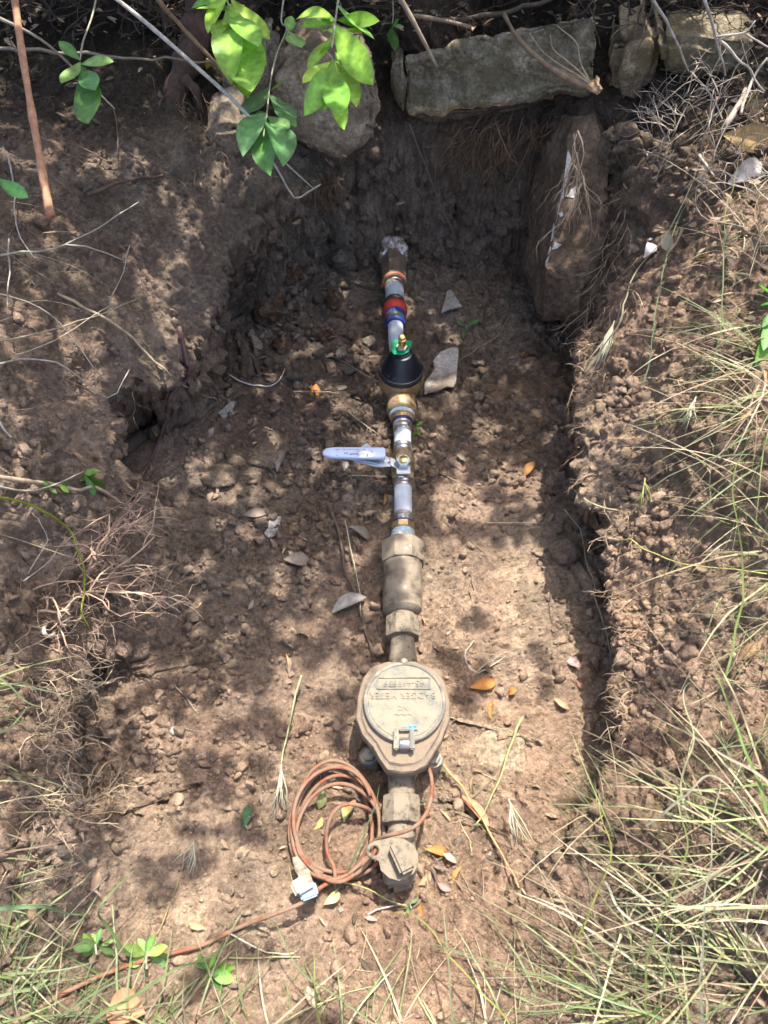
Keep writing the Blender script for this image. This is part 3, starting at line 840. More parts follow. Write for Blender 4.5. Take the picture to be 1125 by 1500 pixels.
sleeve(618, 635, 27)
pipe(632, 655, 25)
sleeve(651, 668, 27)
# ball valve
lathe('ball_valve', [(662, 24), (665, 29), (668, 33), (676, 35), (690, 35), (697, 32), (700, 30), (702, 30)], M_BRASS, sides=40)
bm_obj('valve_body', cyl(axis_pt(682, 0) + Vector((0, 0, -.018)), [(0, .012), (.004, .017), (.014, .0195), (.024, .0195), (.031, .016), (.034, .012), (.038, .012)], Vector((0, 0, 1)), 36), M_BRASS, line, True, 50)
lathe('hex_end', [(697, 33), (698, 35), (704, 35), (705, 33)], M_BRASS, sides=6)
st = P(591, 672, 0.036)
lev = bm_obj('lever', boxb(Vector((st.x, st.y - .006, .0235)), .022, .031, .0022, .0006), M_LEVER, line)
bm_obj('stem_nut', cyl(Vector((st.x, st.y, .0246)), [(0, .0125), (.0012, .0135), (.0065, .0135), (.0085, .0115)], Vector((0, 0, 1)), 6), M_LEVER, lev)
bm_obj('stem', cyl(Vector((st.x, st.y, .031)), [(0, .0068), (.0055, .0068), (.0066, .005)], Vector((0, 0, 1)), 20), M_YBRASS, lev)
bm_obj('stop_tab', boxb(Vector((st.x - .004, st.y - .024, .012)), .010, .002, .018, .0006), M_LEVER, lev)
# steel arm stepping up to the sleeve
g = Geo()
def strip(name, pts, w, th, mat, parent):
    bm = bmesh.new(); rings = []
    n = len(pts)
    for i, p_ in enumerate(pts):
        t = (pts[min(i + 1, n - 1)] - pts[max(i - 1, 0)]).normalized()
        sd = Vector((0, 1, 0)); up = t.cross(sd).normalized()
        if up.z < 0: up = -up
        wi = w[i] if isinstance(w, list) else w
        rings.append([bm.verts.new(p_ + sd * (sx_ * wi / 2) + up * (sz_ * th / 2)) for sx_, sz_ in ((-1, -1), (1, -1), (1, 1), (-1, 1))])
    for A, B in zip(rings, rings[1:]):
        for k in range(4): bm.faces.new((A[k], A[(k + 1) % 4], B[(k + 1) % 4], B[k]))
    bm.faces.new(rings[0]); bm.faces.new(rings[-1][::-1])
    bmesh.ops.recalc_face_normals(bm, faces=bm.faces)
    bmesh.ops.bevel(bm, geom=[e for e in bm.edges], offset=th * .25, segments=1, affect='EDGES')
    return bm_obj(name, bm, mat, parent, True, 40)
zh = 0.052
strip('lever_arm', [Vector((st.x - .008, st.y - .004, .0235)), P(572, 676, .026), P(563, 676, .034), P(555, 675, .040), P(540, 672, .043), P(500, 667, .047)], [.016, .017, .019, .017, .014, .014], .0022, M_LEVER, lev)
# vinyl sleeve: rounded flat grip
def grip():
    bm = bmesh.new(); rings = []
    st_ = [(472.5, 4), (474, 9), (478, 14.5), (484, 17.5), (492, 19.3), (520, 19.8), (545, 20.5), (556, 20.5), (562, 19), (564.5, 15)]
    for px, w in st_:
        zc = zh + (0.0 if px < 545 else -.001)
        c = P(px, 664.2 + (px - 520) * 0.010, zc); s_ = scale_at(664, zc)
        r = w / 2 * s_; th = min(.0048, r * .6)
        rings.append([bm.verts.new(c + Vector((0, math.copysign(abs(math.cos(a)) ** .55, math.cos(a)) * r, math.copysign(abs(math.sin(a)) ** .6, math.sin(a)) * th))) for a in [2 * PI * k / 24 for k in range(24)]])
    for A, B in zip(rings, rings[1:]):
        for k in range(24): bm.faces.new((A[k], A[(k + 1) % 24], B[(k + 1) % 24], B[k]))
    bm.faces.new(rings[0]); bm.faces.new(rings[-1][::-1])
    return bm
bm_obj('grip_sleeve', grip(), M_HANDLE, lev, True, 60)
# creased paper tag under the grip
def crumple(outline, mat, name, parent, amp=.002, L=.004, seed=0, th=.0006):
    bm = bmesh.new(); v = [bm.verts.new(p_) for p_ in outline]; bm.faces.new(v)
    bmesh.ops.triangulate(bm, faces=bm.faces); dense(bm, L, 6)
    for vv in bm.verts: vv.co.z += amp * mnoise.fractal(vv.co * 70 + Vector((seed, 0, 0)), 1, 2, 2)
    r_ = bmesh.ops.extrude_face_region(bm, geom=list(bm.faces))
    for e in r_['geom']:
        if isinstance(e, bmesh.types.BMVert): e.co.z -= th
    return bm_obj(name, bm, mat, parent, False)
crumple([P(a, b_, .040) for a, b_ in [(516,674),(525,671),(545,673),(558,676),(570,680),(572,684),(558,684),(540,681),(522,678)]], M_PAPER, 'hang_tag', lev, .003, .004, 3)
crumple([P(a, b_, .042) for a, b_ in [(528,655),(538,649),(543,655)]], M_PAPER, 'hang_tag', lev, .001, .005, 5)
crumple([P(a, b_, .036) for a, b_ in [(545,668),(566,668),(572,674),(560,682),(548,678)]], M_PAPER, 'hang_tag', lev, .003, .004, 8)
# lettering (reads right when seen from the far side)
def letters(body, size, c, mat, parent, name='lettering', rotz=PI, ext=0.0, squash=1.0, space=1.0, normal=None):
    cu = bpy.data.curves.new(name, 'FONT'); cu.body = body; cu.size = size; cu.extrude = ext
    cu.align_x = 'CENTER'; cu.align_y = 'CENTER'; cu.space_character = space; cu.resolution_u = 3
    t = bpy.data.objects.new(name + '_tmp', cu); COL.objects.link(t)
    bpy.context.view_layer.update()
    me = bpy.data.meshes.new_from_object(t.evaluated_get(bpy.context.evaluated_depsgraph_get()))
    bpy.data.objects.remove(t); bpy.data.curves.remove(cu)
    me.transform(Matrix.Translation(c) @ Matrix.Rotation(rotz, 4, 'Z') @ Matrix.Diagonal((1, squash, 1, 1)))
    return put(name, me, mat, parent)
zp = zh + .0052
letters('Karlson', .0092, P(526, 665.5, zp), M_INK, lev, space=1.05)
letters('VALVE', .0028, P(526, 661.3, zp), M_INK, lev)
letters('CW617N', .0034, P(522, 658.5, zp), M_INK, lev)
letters('CF', .0050, P(533, 658.7, zp), M_INK, lev)
letters('600 WOG', .0032, P(508, 658.6, zp), M_INK, lev)
letters('3/4', .0050, P(507, 663.6, zp), M_INK, lev)
letters('OPEN', .0026, P(494, 658.6, zp), M_INK, lev)
letters('OFF', .0026, P(494, 666.6, zp), M_INK, lev)
letters('.', .0080, P(494, 660.3, zp), M_INK, lev)
letters('.', .0080, P(494, 663.7, zp), M_INK, lev)
letters('0 1 2 3', .0032, P(541, 661.5, zp), M_INK, lev, rotz=PI / 2)
letters('5 8 4', .0034, P(545, 661.8, zp), M_INK, lev, rotz=PI / 2)
sleeve(698, 716, 27)
pipe(713, 755, 26)
letters('PEX', .0075, axis_pt(733, 0.0) + Vector((0, 0, 13.3 * scale_at(733))), M_BINK, line, rotz=PI / 2)
sleeve(752, 767, 27)
lathe('blue_ring', rounded(765, 769, 30.5, 1, 2), M_NAVY)
lathe('brass_adapter', [(768, 32), (769, 36), (777, 36), (778, 33), (782, 30)], M_BRASS, sides=8)
lathe('threaded_nipple', [(778, 31), (780, 34), (783, 34), (785, 36), (788, 35), (790, 38), (796, 39)], M_TEFLON, sides=32)
lathe('union_nut', [(792, 44), (794, 52), (797, 62), (801, 66), (824, 66.5), (827, 64), (828, 58)], M_UNION, sides=8)
u = lathe('check_valve_barrel', [(826, 56), (836, 56.5), (860, 57), (884, 57.5), (886, 56), (889, 55.5), (890, 57), (894, 57), (896, 53), (899, 46), (901, 38)], M_UNION, sides=56)
lathe('neck', [(898, 37), (908, 37)], M_BRONZE)
lathe('coupling_nut', [(904, 44), (906, 49), (908, 51), (932, 52.5), (935, 52), (936, 46)], M_BRONZE, sides=8)
lathe('meter_spud', [(934, 34), (950, 37), (966, 41), (976, 44), (990, 46)], M_BRONZE)
# meter
meter_ol = [(568,968),(546,975),(531,992),(523,1021),(521,1054),(530,1077),(546,1095),(556,1114),(567,1129),(588,1133),(608,1131),(624,1123),(633,1109),(648,1085),(658,1057),(660,1030),(653,1000),(638,980),(609,969)]
def ring_pts(ol, z, k=1.0, c=(592, 1045)):
    return [P(c[0] + (a - c[0]) * k, c[1] + (b_ - c[1]) * k, z) for a, b_ in ol]
bm = bmesh.new()
cm = P(592, 1045, .046)
def mring(z, k):
    base = ring_pts(meter_ol, .046)
    return [bm.verts.new(Vector((cm.x + (p_.x - cm.x) * k, cm.y + (p_.y - cm.y) * k, z))) for p_ in base]
rs = [mring(-.040, .55), mring(-.034, .72), mring(-.012, .80), mring(.018, .84), mring(.024, .99), mring(.028, 1.0), mring(.043, 1.0), mring(.0462, .975), mring(.0470, .90), mring(.050, .86), mring(.051, .5)]
nn = len(meter_ol)
for A, B in zip(rs, rs[1:]):
    for k in range(nn): bm.faces.new((A[k], A[(k + 1) % nn], B[(k + 1) % nn], B[k]))
bm.faces.new(rs[0]); bm.faces.new(rs[-1][::-1])
bmesh.ops.triangulate(bm, faces=bm.faces); dense(bm, .006, 4)
rough_up(bm, .0011, 70, 4, 4)
meter = bm_obj('water_meter', bm, M_BRONZE2, line, True, 40)
meter['label'] = 'round water meter with a grey hinged lid'
lc = P(592.5, 1027, .058); lr = 60.5 * scale_at(1027, .058)
bm_obj('lid', cyl(Vector((lc.x, lc.y, .047)), [(0, lr * .97), (.002, lr), (.0085, lr), (.0105, lr * .985), (.0112, lr * .94), (.0098, lr * .925), (.0098, lr * .88), (.0106, lr * .87), (.0110, .01)], Vector((0, 0, 1)), 72), M_LID, meter, True, 25)
lt = .047 + .0111
bm_obj('lid_rim', torus_bm(Vector((lc.x, lc.y, .0565)), Vector((0, 0, 1)), lr * .955, .0022, 72, 8), M_LIDRIM, meter)
# tool notch on the far edge
bm_obj('lid_tab', cyl(P(592, 968.5, .058) - Vector((0, 0, .012)), [(0, .0055), (.010, .0055), (.0135, .003)], Vector((0, 0, 1)), 16), M_LID, meter)
# number plate: raised frame
pc = P(591.5, 1001, lt); pw = 77 * scale_at(1001, lt); ph = 16 * scale_at(1001, lt) / 0.93
fr = .0012
for nm, cx_, cy_, sx_, sy_ in (('plate_frame', 0, ph / 2, pw, fr), ('plate_frame', 0, -ph / 2, pw, fr), ('plate_frame', -pw / 2, 0, fr, ph), ('plate_frame', pw / 2, 0, fr, ph)):
    bm_obj(nm, boxb(Vector((pc.x + cx_, pc.y + cy_, lt + .0004 + (.0002 if sx_ == fr else 0))), sx_ + .001, sy_, .0018, .0003), M_LIDRIM, meter)
letters('45-419979', .0125, Vector((pc.x, pc.y, lt + .0006)), M_LID, meter, 'serial_number', ext=.0005)
letters('BADGER METER', .0120, P(590, 1018.5, lt + .0005), M_LID, meter, 'raised_lettering', ext=.00055, space=1.02)
letters('INC', .0090, P(591, 1037, lt + .0005), M_LID, meter, 'raised_lettering', ext=.0003)
letters('~~~', .0140, P(591, 1047, lt + .0003), M_LID, meter, 'raised_lettering', ext=.0005)
# hinge
hc = P(592, 1085, .062)
for s2 in (-1, 1):
    bm_obj('hinge_lug', boxb(Vector((hc.x + s2 * .0100, hc.y + .002, .0605)), .0062, .0270, .0095, .0015), M_LIDRIM, meter)
bm_obj('hinge_plate', boxb(Vector((hc.x, hc.y + .0145, .0605)), .0140, .0050, .0085, .001), M_LIDRIM, meter)
bm_obj('hinge_knuckle', cyl(Vector((hc.x - .0066, hc.y - .003, .0585)), [(0, .0062), (.001, .0068), (.0122, .0068), (.0132, .0062)], Vector((1, 0, 0)), 20), M_STEEL, meter)
bm_obj('hinge_post', boxb(Vector((hc.x, hc.y - .0065, .052)), .0120, .0085, .0130, .0012), M_BRONZE2, meter)
# blue seal wire on the lid
g = Geo()
r_ = random.Random(4)
for k in range(5):
    c0 = P(597 + k * 2.6, 1066, lt + .002)
    g.tube(smooth_path([c0 + Vector((r_.uniform(-.007, .007), r_.uniform(-.004, .004), r_.uniform(-.0005, .003))) for _ in range(5)], 4), .0008, .0006, 5, (.1, .3, .55))
g.obj('seal_wire', M_BWIRE, meter)
# body ears with bolts
for px, py, nm in ((540, 1103, 0), (636, 1108, 1)):
    e = bm_obj('bolt_ear', cyl(P(px, py, .005) - Vector((0, 0, .045)), [(0, .013), (.030, .0130), (.034, .0115)], Vector((0, 0, 1)), 20), M_GREL, meter)
    bm_obj('bolt', cyl(P(px, py, .005) - Vector((0, 0, .010)), [(-.002, .009), (.006, .009), (.0075, .0075)], Vector((0, 0, 1)), 6), M_GREL, e)
bm_obj('bolt_ear', cyl(P(637, 995, .0) - Vector((0, 0, .02)), [(0, .012), (.030, .012), (.034, .010)], Vector((0, 0, 1)), 20), M_BRONZE2, meter)
lathe('meter_spud', [(1112, 46), (1135, 41), (1150, 39), (1170, 39)], M_BRONZE)
lathe('coupling_nut', [(1166, 52), (1168, 57), (1180, 58), (1204, 60), (1207, 58), (1208, 52)], M_BRONZE, sides=8)
lathe('neck', [(1206, 38), (1216, 38), (1220, 41), (1240, 43)], M_BRONZE)
# curb stop
cc_ = P(585, 1262, 0.0)
cs = lathe('curb_stop', [(1236, 43), (1250, 50), (1275, 52), (1290, 46), (1296, 36)], M_BRONZE, sides=28)
bm_obj('stop_barrel', cyl(P(585, 1264, 0) + Vector((0, 0, -.046)), [(0, .014), (.006, .019), (.02, .0215), (.058, .022), (.066, .021), (.068, .018)], Vector((0, 0, 1)), 32), M_BRONZE, cs)
zk = .024
cap_ol = [(558,1231),(575,1228),(592,1230),(606,1240),(612,1252),(612,1268),(606,1280),(594,1289),(584,1291),(570,1287),(558,1276),(555,1262),(547,1259),(540,1251),(541,1240),(547,1234)]
def plate_hole(ol, hc_, hr, z0, th, mat, name, parent):
    bm = bmesh.new()
    n = len(ol)
    o_ = [P(a, b_, z0) for a, b_ in ol]
    hole = [Vector((hc_.x + math.cos(2 * PI * k / 20) * hr, hc_.y + math.sin(2 * PI * k / 20) * hr, z0)) for k in range(20)]
    vo = [bm.verts.new(v) for v in o_]; vh = [bm.verts.new(v) for v in hole]
    eo = [bm.edges.new((vo[i], vo[(i + 1) % n])) for i in range(n)]; eh = [bm.edges.new((vh[i], vh[(i + 1) % 20])) for i in range(20)]
    bmesh.ops.triangle_fill(bm, edges=eo + eh, use_beauty=True)
    r_ = bmesh.ops.extrude_face_region(bm, geom=list(bm.faces))
    for e in r_['geom']:
        if isinstance(e, bmesh.types.BMVert): e.co.z += th
    return bm_obj(name, bm, mat, parent, True, 40)
plate_hole(cap_ol, P(548.5, 1246.5, zk), 8.2 * scale_at(1246, zk), zk, .006, M_BRONZE, 'lock_plate', cs)
bm_obj('lock_ring', torus_bm(P(548.5, 1246.5, zk + .005), Vector((0, 0, 1)), 9.2 * scale_at(1246, zk), .0024, 24, 8), M_BRONZE, cs)
k1, k2 = P(577, 1239, zk), P(596, 1281, zk)
mid = (k1 + k2) / 2
ang = math.atan2((k2 - k1).y, (k2 - k1).x)
bm_obj('turning_bar', boxb(mid + Vector((0.001, 0, .013)), (k2 - k1).length, .0185, .019, .003, Matrix.Rotation(ang, 3, 'Z')), M_BRONZE, cs)
# base wedge under the plate
bm_obj('stop_foot', boxb(P(586, 1285, -.02), .034, .03, .03, .006, Matrix.Rotation(.25, 3, 'Z')), M_BRONZE2, cs)

# ------------------------------------------------------------------ cable
g = Geo()
CR = .0026
R_ = random.Random(11)
def coil(cx_, cy_, rx, ry, z, a0, a1, n=30, jx=4.5):
    out = []
    ph = R_.uniform(0, 6)
    for k in range(n + 1):
        a = math.radians(a0 + (a1 - a0) * k / n)
        out.append(P(cx_ + math.cos(a) * rx + jx * math.sin(a * 2 + ph), cy_ - math.sin(a) * ry, z + .004 * math.sin(a * 3 + ph)))
    return out
loops = [(490,1202,64,88,-.012,-20,340),(494,1200,62,78,-.016,0,360),(491,1208,58,84,-.006,30,300),(500,1212,66,76,-.019,10,380),(498,1216,64,68,-.010,-30,250),(486,1206,60,80,-.022,0,360)]
cable = empty('coiled_cable', P(490, 1200, -.03), 'rust red cable coiled beside the meter and running off to the lower left', 'cable')
path = []
for i, (a, b_, rx, ry, z, a0, a1) in enumerate(loops):
    g.tube(coil(a, b_, rx, ry, z, a0, a1, 44), CR, CR, 8, (1, 1, 1))
g.obj('coil', M_CABLE, cable)
def lead(pts, name='lead'):
    g = Geo(); g.tube(smooth_path([P(*p_) if len(p_) == 3 else hit(p_[0], p_[1], .004 + .003 * (i % 2))[0] for i, p_ in enumerate(pts)], 6), CR, CR, 8, (1, 1, 1)); return g.obj(name, M_CABLE, cable)
lead([(618,1105,.0),(626,1120,.018),(632,1140,.022),(632,1165,.028),(625,1190,.036),(610,1209,.040),(590,1219,.034),(568,1224,.026),(550,1232,.004),(537,1245,-.01),(528,1262,-.02),(510,1280,-.022),(482,1288,-.02),(455,1280,-.02),(432,1262,-.022)])
lead([(545,1190,-.025),(535,1183,-.01),(515,1178,.002),(497,1182,.005),(484,1198,.004),(478,1222,-.004),(480,1250,-.012),(489,1270,-.016),(491,1290,-.012),(491,1302,-.022)])
lead([(425,1235,-.015),(432,1255,-.015),(450,1276,-.012),(478,1287,-.006),(500,1286,-.006),(525,1268,-.012),(540,1250,-.02)])
lead([(490,1288,-.012),(470,1300,-.008),(455,1312,.006),(440,1324,.012),(400,1340,.010),(350,1360),(300,1384),(265,1394),(240,1400),(215,1407),(190,1414),(165,1424),(140,1434),(115,1446),(90,1458),(65,1474),(40,1490),(0,1512),(-30,1530)])
conn = bm_obj('splice_connector', boxb(P(452, 1306, .016), .021, .016, .008, .002, Matrix.Rotation(.35, 3, 'Z')), M_LBLUE, cable)
bm_obj('clear_tape', boxb(P(440, 1298, .004), .020, .019, .008, .003, Matrix.Rotation(.55, 3, 'Z')), simple('grimy_clear_tape', (.24, .21, .17), .45, var=.35, scale=150, bumpd=.001), cable)
bm_obj('clip_slot', boxb(P(449, 1306, .021), .017, .002, .0016, .0003, Matrix.Rotation(.5, 3, 'Z')), M_INK, conn)
crumple([P(a, b_, .0) for a, b_ in [(428,1256),(436,1254),(452,1273),(458,1290),(465,1310),(460,1316),(450,1297),(440,1289),(432,1275)]], simple('frosted_tape', (.20, .165, .12), .45, var=.3, scale=120), 'frosted_wrap', cable, .006, .004, 6)

# ------------------------------------------------------------------ loose earth, pebbles and named stones
def ico(sub):
    bm = bmesh.new(); bmesh.ops.create_icosphere(bm, subdivisions=sub, radius=1)
    v = np.array([v.co[:] for v in bm.verts]); f = np.array([[x.index for x in f.verts] for f in bm.faces]); bm.free(); return v, f
def scatter_clods(name, n, sub, size_lo, size_hi, region, label, seed, power=2.5, bright=(.95, 1.55)):
    r_ = np.random.default_rng(seed); pr = random.Random(seed)
    bases = []
    v0, f0 = ico(sub)
    for k in range(10):
        v = v0.copy()
        for _ in range(11):      # chip flat faces
            nrm_ = r_.normal(size=3); nrm_ /= np.linalg.norm(nrm_); c_ = r_.uniform(.38, .8)
            dd = v @ nrm_; v -= np.outer(np.clip(dd - c_, 0, None), nrm_)
        v *= 1 + .1 * r_.normal(size=(len(v), 1)); v *= r_.uniform(.55, 1.25, size=3)
        bases.append(v)
    V = []; F = []; C = []; off = 0; made = 0; tries = 0
    while made < n and tries < n * 8:
        tries += 1
        px = pr.uniform(-60, 1185); py = pr.uniform(30, 1540)
        dens = region(px, py)
        if pr.random() > dens: continue
        loc, nn_ = hit(px, py)
        s_ = size_lo + (size_hi - size_lo) * pr.random() ** power
        if nn_.z < .45 and s_ > .004: continue
        v = bases[pr.randrange(10)]
        a = r_.uniform(0, 6.28, 3)
        Rm = np.array((Matrix.Rotation(a[0], 3, 'Z') @ Matrix.Rotation(a[1], 3, 'X') @ Matrix.Rotation(a[2], 3, 'Y')))
        V.append((v @ Rm.T) * s_ / 2 + np.array(loc) + np.array([0, 0, s_ * pr.uniform(-.12, .22)])); F.append(f0 + off); off += len(v)
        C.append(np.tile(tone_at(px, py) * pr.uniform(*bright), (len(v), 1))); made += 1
    me = mesh_of(name, np.concatenate(V), np.concatenate(F), sub > 2, np.concatenate(C))
    o = put(name, me, M_SOIL); tag(o, label, kind='stuff'); return o
def blob(px, py, cx_, cy_, rx, ry): return math.exp(-(((px - cx_) / rx) ** 2 + ((py - cy_) / ry) ** 2))
def dens_crumb(px, py):
    v = .07
    for c_ in ((420,780,150,130),(480,640,110,120),(480,450,90,90),(640,440,70,90),(280,1080,130,70),(200,880,80,80),(700,680,100,70),(330,500,60,60),(950,650,70,250),(930,950,70,150),(90,1150,70,150),(980,200,90,60),(60,700,60,100)):
        v += .9 * blob(px, py, *c_)
    nz = mnoise.noise(Vector((px * .012, py * .012, 3)))
    return min(1, v * (0.65 + nz * 1.2))
scatter_clods('crumbled_earth', 6500, 2, .004, .024, dens_crumb, 'crumbs and small clods of dry earth strewn over the pit', 21, 3.9)
scatter_clods('earth_grit', 22000, 1, .002, .008, lambda a, b_: .25 + .75 * dens_crumb(a, b_), 'fine grit and grains of earth over the ground', 22, 2.2, (.8, 1.7))

def stone_at(px, py, w, h, mat, label, seed, name='stone', cat='stone', flat=.5, rot=0, sink=.15, group=None, amp=.05, npts=14):
    loc, n = hit(px, py + h * .2)
    s_ = pix_m(loc); dx = w * s_; dy = h * s_ * 1.05; dz = max(dx, dy) * flat
    bm = rock_bm(loc + Vector((0, 0, dz * (.5 - sink) * .8)), (dx, dy, dz), seed, rot, L=.003, amp=amp, npts=npts)
    o = bm_obj(name, bm, mat, None, True, 0 if mat in (M_BARK,) else 32)
    return tag(o, label, cat, group)
stone_at(497, 512, 30, 34, M_GREYST, 'grey triangular stone left of the black regulator bell', 31, rot=.3)
stone_at(498, 376, 27, 30, M_GREYST, 'round brown stone left of the top end of the pipe', 32, flat=.8, npts=30)
stone_at(827, 800, 52, 56, M_TANST, 'fist sized tan stone at the foot of the right bank', 33, flat=.7, npts=22)
stone_at(511, 1004, 44, 34, M_TANST, 'squarish flat slab of hard earth left of the meter', 34, flat=.35, npts=12)
stone_at(740, 1088, 96, 88, M_CRUST, 'pale smooth bedrock patch showing right of the meter', 35, flat=.16, sink=.46, npts=26)
stone_at(258, 1068, 22, 15, M_PLASTER, 'small milky pebble on the sunny lower left floor', 36, name='pebble', cat='pebble')
stone_at(283, 1108, 22, 14, M_TANST, 'little tan stone just below the milky pebble', 37)
stone_at(622, 430, 16, 16, M_GREYST, 'small grey stone beside the upper white pipe', 38)
stone_at(540, 498, 22, 22, M_GREYST, 'grey stone close to the blue ring of the pipe', 39)
stone_at(348, 745, 34, 26, M_GREYST, 'flat grey stone left of a dry leaf in the crumbly earth', 40)
stone_at(285, 640, 20, 20, M_TANST, 'tan stone in the shade beside the dark root', 41)
stone_at(385, 660, 56, 48, M_TANST, 'broad earth covered stone in dappled light left of the lever grip', 42, flat=.4, npts=20)
stone_at(322, 690, 66, 44, M_TANST, 'low rounded hump of stone at the left of the dappled floor', 43, flat=.3, sink=.3, npts=24)
stone_at(702, 578, 22, 22, M_GREYST, 'brown grey stone right of the big white plaster chip', 44)
stone_at(700, 615, 26, 18, M_TANST, 'tan clod in the light patch right of the valve', 45)
stone_at(188, 605, 22, 20, M_TANST, 'tan clod in the hollow under the left bank', 46)
stone_at(120, 1205, 34, 26, M_TANST, 'hard tan clod at the foot of the lower left bank', 47)
stone_at(100, 1135, 26, 34, M_TANST, 'upright tan lump on the lower left bank', 48)
stone_at(395, 1195, 34, 20, M_TANST, 'flat clod in a leaf shadow left of the cable coil', 49, flat=.3)
stone_at(372, 1130, 24, 18, M_TANST, 'small clod in shade between the coil and the left floor', 50)
stone_at(820, 878, 24, 14, M_TANST, 'small flat tan stone below the fist sized stone', 51, flat=.35)
stone_at(490, 1285, 24, 12, M_TANST, 'pinkish clod beside the lowest loop of the cable', 52)
stone_at(1000, 95, 34, 26, M_TANST, 'tan stone in a speck of light in the top right corner', 53)
# rubble: sixty odd individual stones and clods
proto = []
for k in range(9):
    bm = rock_bm(Vector((0, 0, 0)), (random.uniform(.8, 1.2), random.uniform(.7, 1.1), random.uniform(.45, .8)), 300 + k, L=.08, amp=.07, npts=11)
    bmesh.ops.recalc_face_normals(bm, faces=bm.faces)
    me = bpy.data.meshes.new('rubble_stone'); bm.to_mesh(me); bm.free()
    me.polygons.foreach_set('use_smooth', np.ones(len(me.polygons), dtype=bool)); me.set_sharp_from_angle(angle=math.radians(30))
    me.materials.append([M_GREYST, M_TANST, M_TANST][k % 3]); proto.append(me)
prr = random.Random(77)
LM = [('the black regulator bell', 587, 545), ('the red ring', 580, 458), ('the top end of the pipe', 578, 375), ('the lever grip', 515, 665), ('the orange oval leaf', 459, 573), ('the curved white stem', 375, 555),
      ('the pale torn chip', 398, 770), ('the folded pale chip', 332, 600), ('the purple root', 240, 640), ('the bronze barrel', 590, 860), ('the dark stiff root', 500, 820), ('the big white plaster chip', 650, 540),
      ('the small white triangular chip', 662, 440), ('the fist sized tan stone', 827, 800), ('the meter', 592, 1040), ('the curb stop', 584, 1262), ('the cable coil', 490, 1200), ('the milky pebble', 258, 1068),
      ('the white grub', 70, 920), ('the pinkish root mass', 110, 880), ('the splice connector', 450, 1305), ('the bright tan orange leaf', 776, 688), ('the foot of the leaning block', 820, 465), ('the bottom left weeds', 190, 1395),
      ('the rotten stump', 398, 452), ('the grey triangular stone', 497, 512), ('the hollow under the left bank', 200, 590), ('the pale bedrock patch', 740, 1088), ('the white ringed union', 590, 780)]
used_lab = set()
def whereabouts(px, py):
    near = sorted(LM, key=lambda l: (l[1] - px) ** 2 + (l[2] - py) ** 2)
    def rel(l, close):
        dx, dy = px - l[1], py - l[2]
        if abs(dx) > 1.6 * abs(dy): w = 'left of' if dx < 0 else 'right of'
        elif abs(dy) > 1.6 * abs(dx): w = 'above' if dy < 0 else 'below'
        else: w = ('above' if dy < 0 else 'below') + (' left of' if dx < 0 else ' right of')
        return w + ' ' + l[0]
    for a in range(3):
        for b in range(a + 1, 6):
            yield rel(near[a], 1) + ' and ' + rel(near[b], 0)
def own_label(what, px, py):
    for w in whereabouts(px, py):
        t_ = what + ' ' + w
        if t_ not in used_lab and len(t_.split()) <= 16: used_lab.add(t_); return t_
    return what + ' ' + next(whereabouts(px, py))
for lab, grp, n_, cx_, cy_, sx_, sy_, lo, hi in [
    ('angular stone in the rubble strewn left of the upper pipe', 'stones of the rubble left of the upper pipe', 30, 460, 430, 60, 70, 14, 34),
    ('lumpy clod among the crumbly earth left of the lower white pipe', 'clods in the crumbly earth left of the lower pipe', 26, 430, 760, 70, 80, 12, 28),
    ('small stone on the shaded floor right of the white plaster chips', 'small stones right of the plaster chips', 12, 720, 560, 60, 60, 12, 24),
    ('dry clod lying at the foot of the lower left bank', 'clods at the foot of the lower left bank', 16, 150, 1130, 40, 90, 14, 30),
    ('clod fallen on the sunny floor around the pipe end', 'clods on the sunny floor round the pipe end', 12, 640, 1290, 110, 60, 9, 18)]:
    for k in range(n_):
        px, py = prr.gauss(cx_, sx_), prr.gauss(cy_, sy_)
        if 545 < px < 660 and py > 360: px -= 120 if px < 600 else -90
        loc, n = hit(px, py); s_ = pix_m(loc) * prr.uniform(lo, hi)
        o = bpy.data.objects.new('rubble_stone' if 'stone' in lab else 'clod', proto[prr.randrange(9)]); COL.objects.link(o)
        o.location = loc + Vector((0, 0, s_ * .12)); o.rotation_euler = (prr.uniform(-.4, .4), prr.uniform(-.4, .4), prr.uniform(0, 6.28)); o.scale = (s_, s_, s_)
        size_ = 'small' if s_ < .016 else ('medium' if s_ < .024 else 'large')
        tag(o, own_label(size_ + (' stone' if 'stone' in lab else ' clod'), px, py), 'stone' if 'stone' in lab else 'clod', grp)
# rotten wood in the rear left of the floor
for i, (px, py, w, h, lab) in enumerate([(427,400,34,40,'ragged pale brown rotten wood at the rear left of the pit floor'),(398,452,46,58,'crumbling dark brown rotten stump left of the pipe'),(486,438,20,40,'narrow strip of rotten bark with a sunlit tip'),(415,508,40,20,'fallen piece of rotten wood at the foot of the stump'),(470,492,34,22,'curled brown bark piece beside the grey triangular stone')]):
    stone_at(px, py, w, h, M_BARK, lab, 60 + i, name='rotten_wood', cat='wood', flat=.7, amp=.16, npts=22)
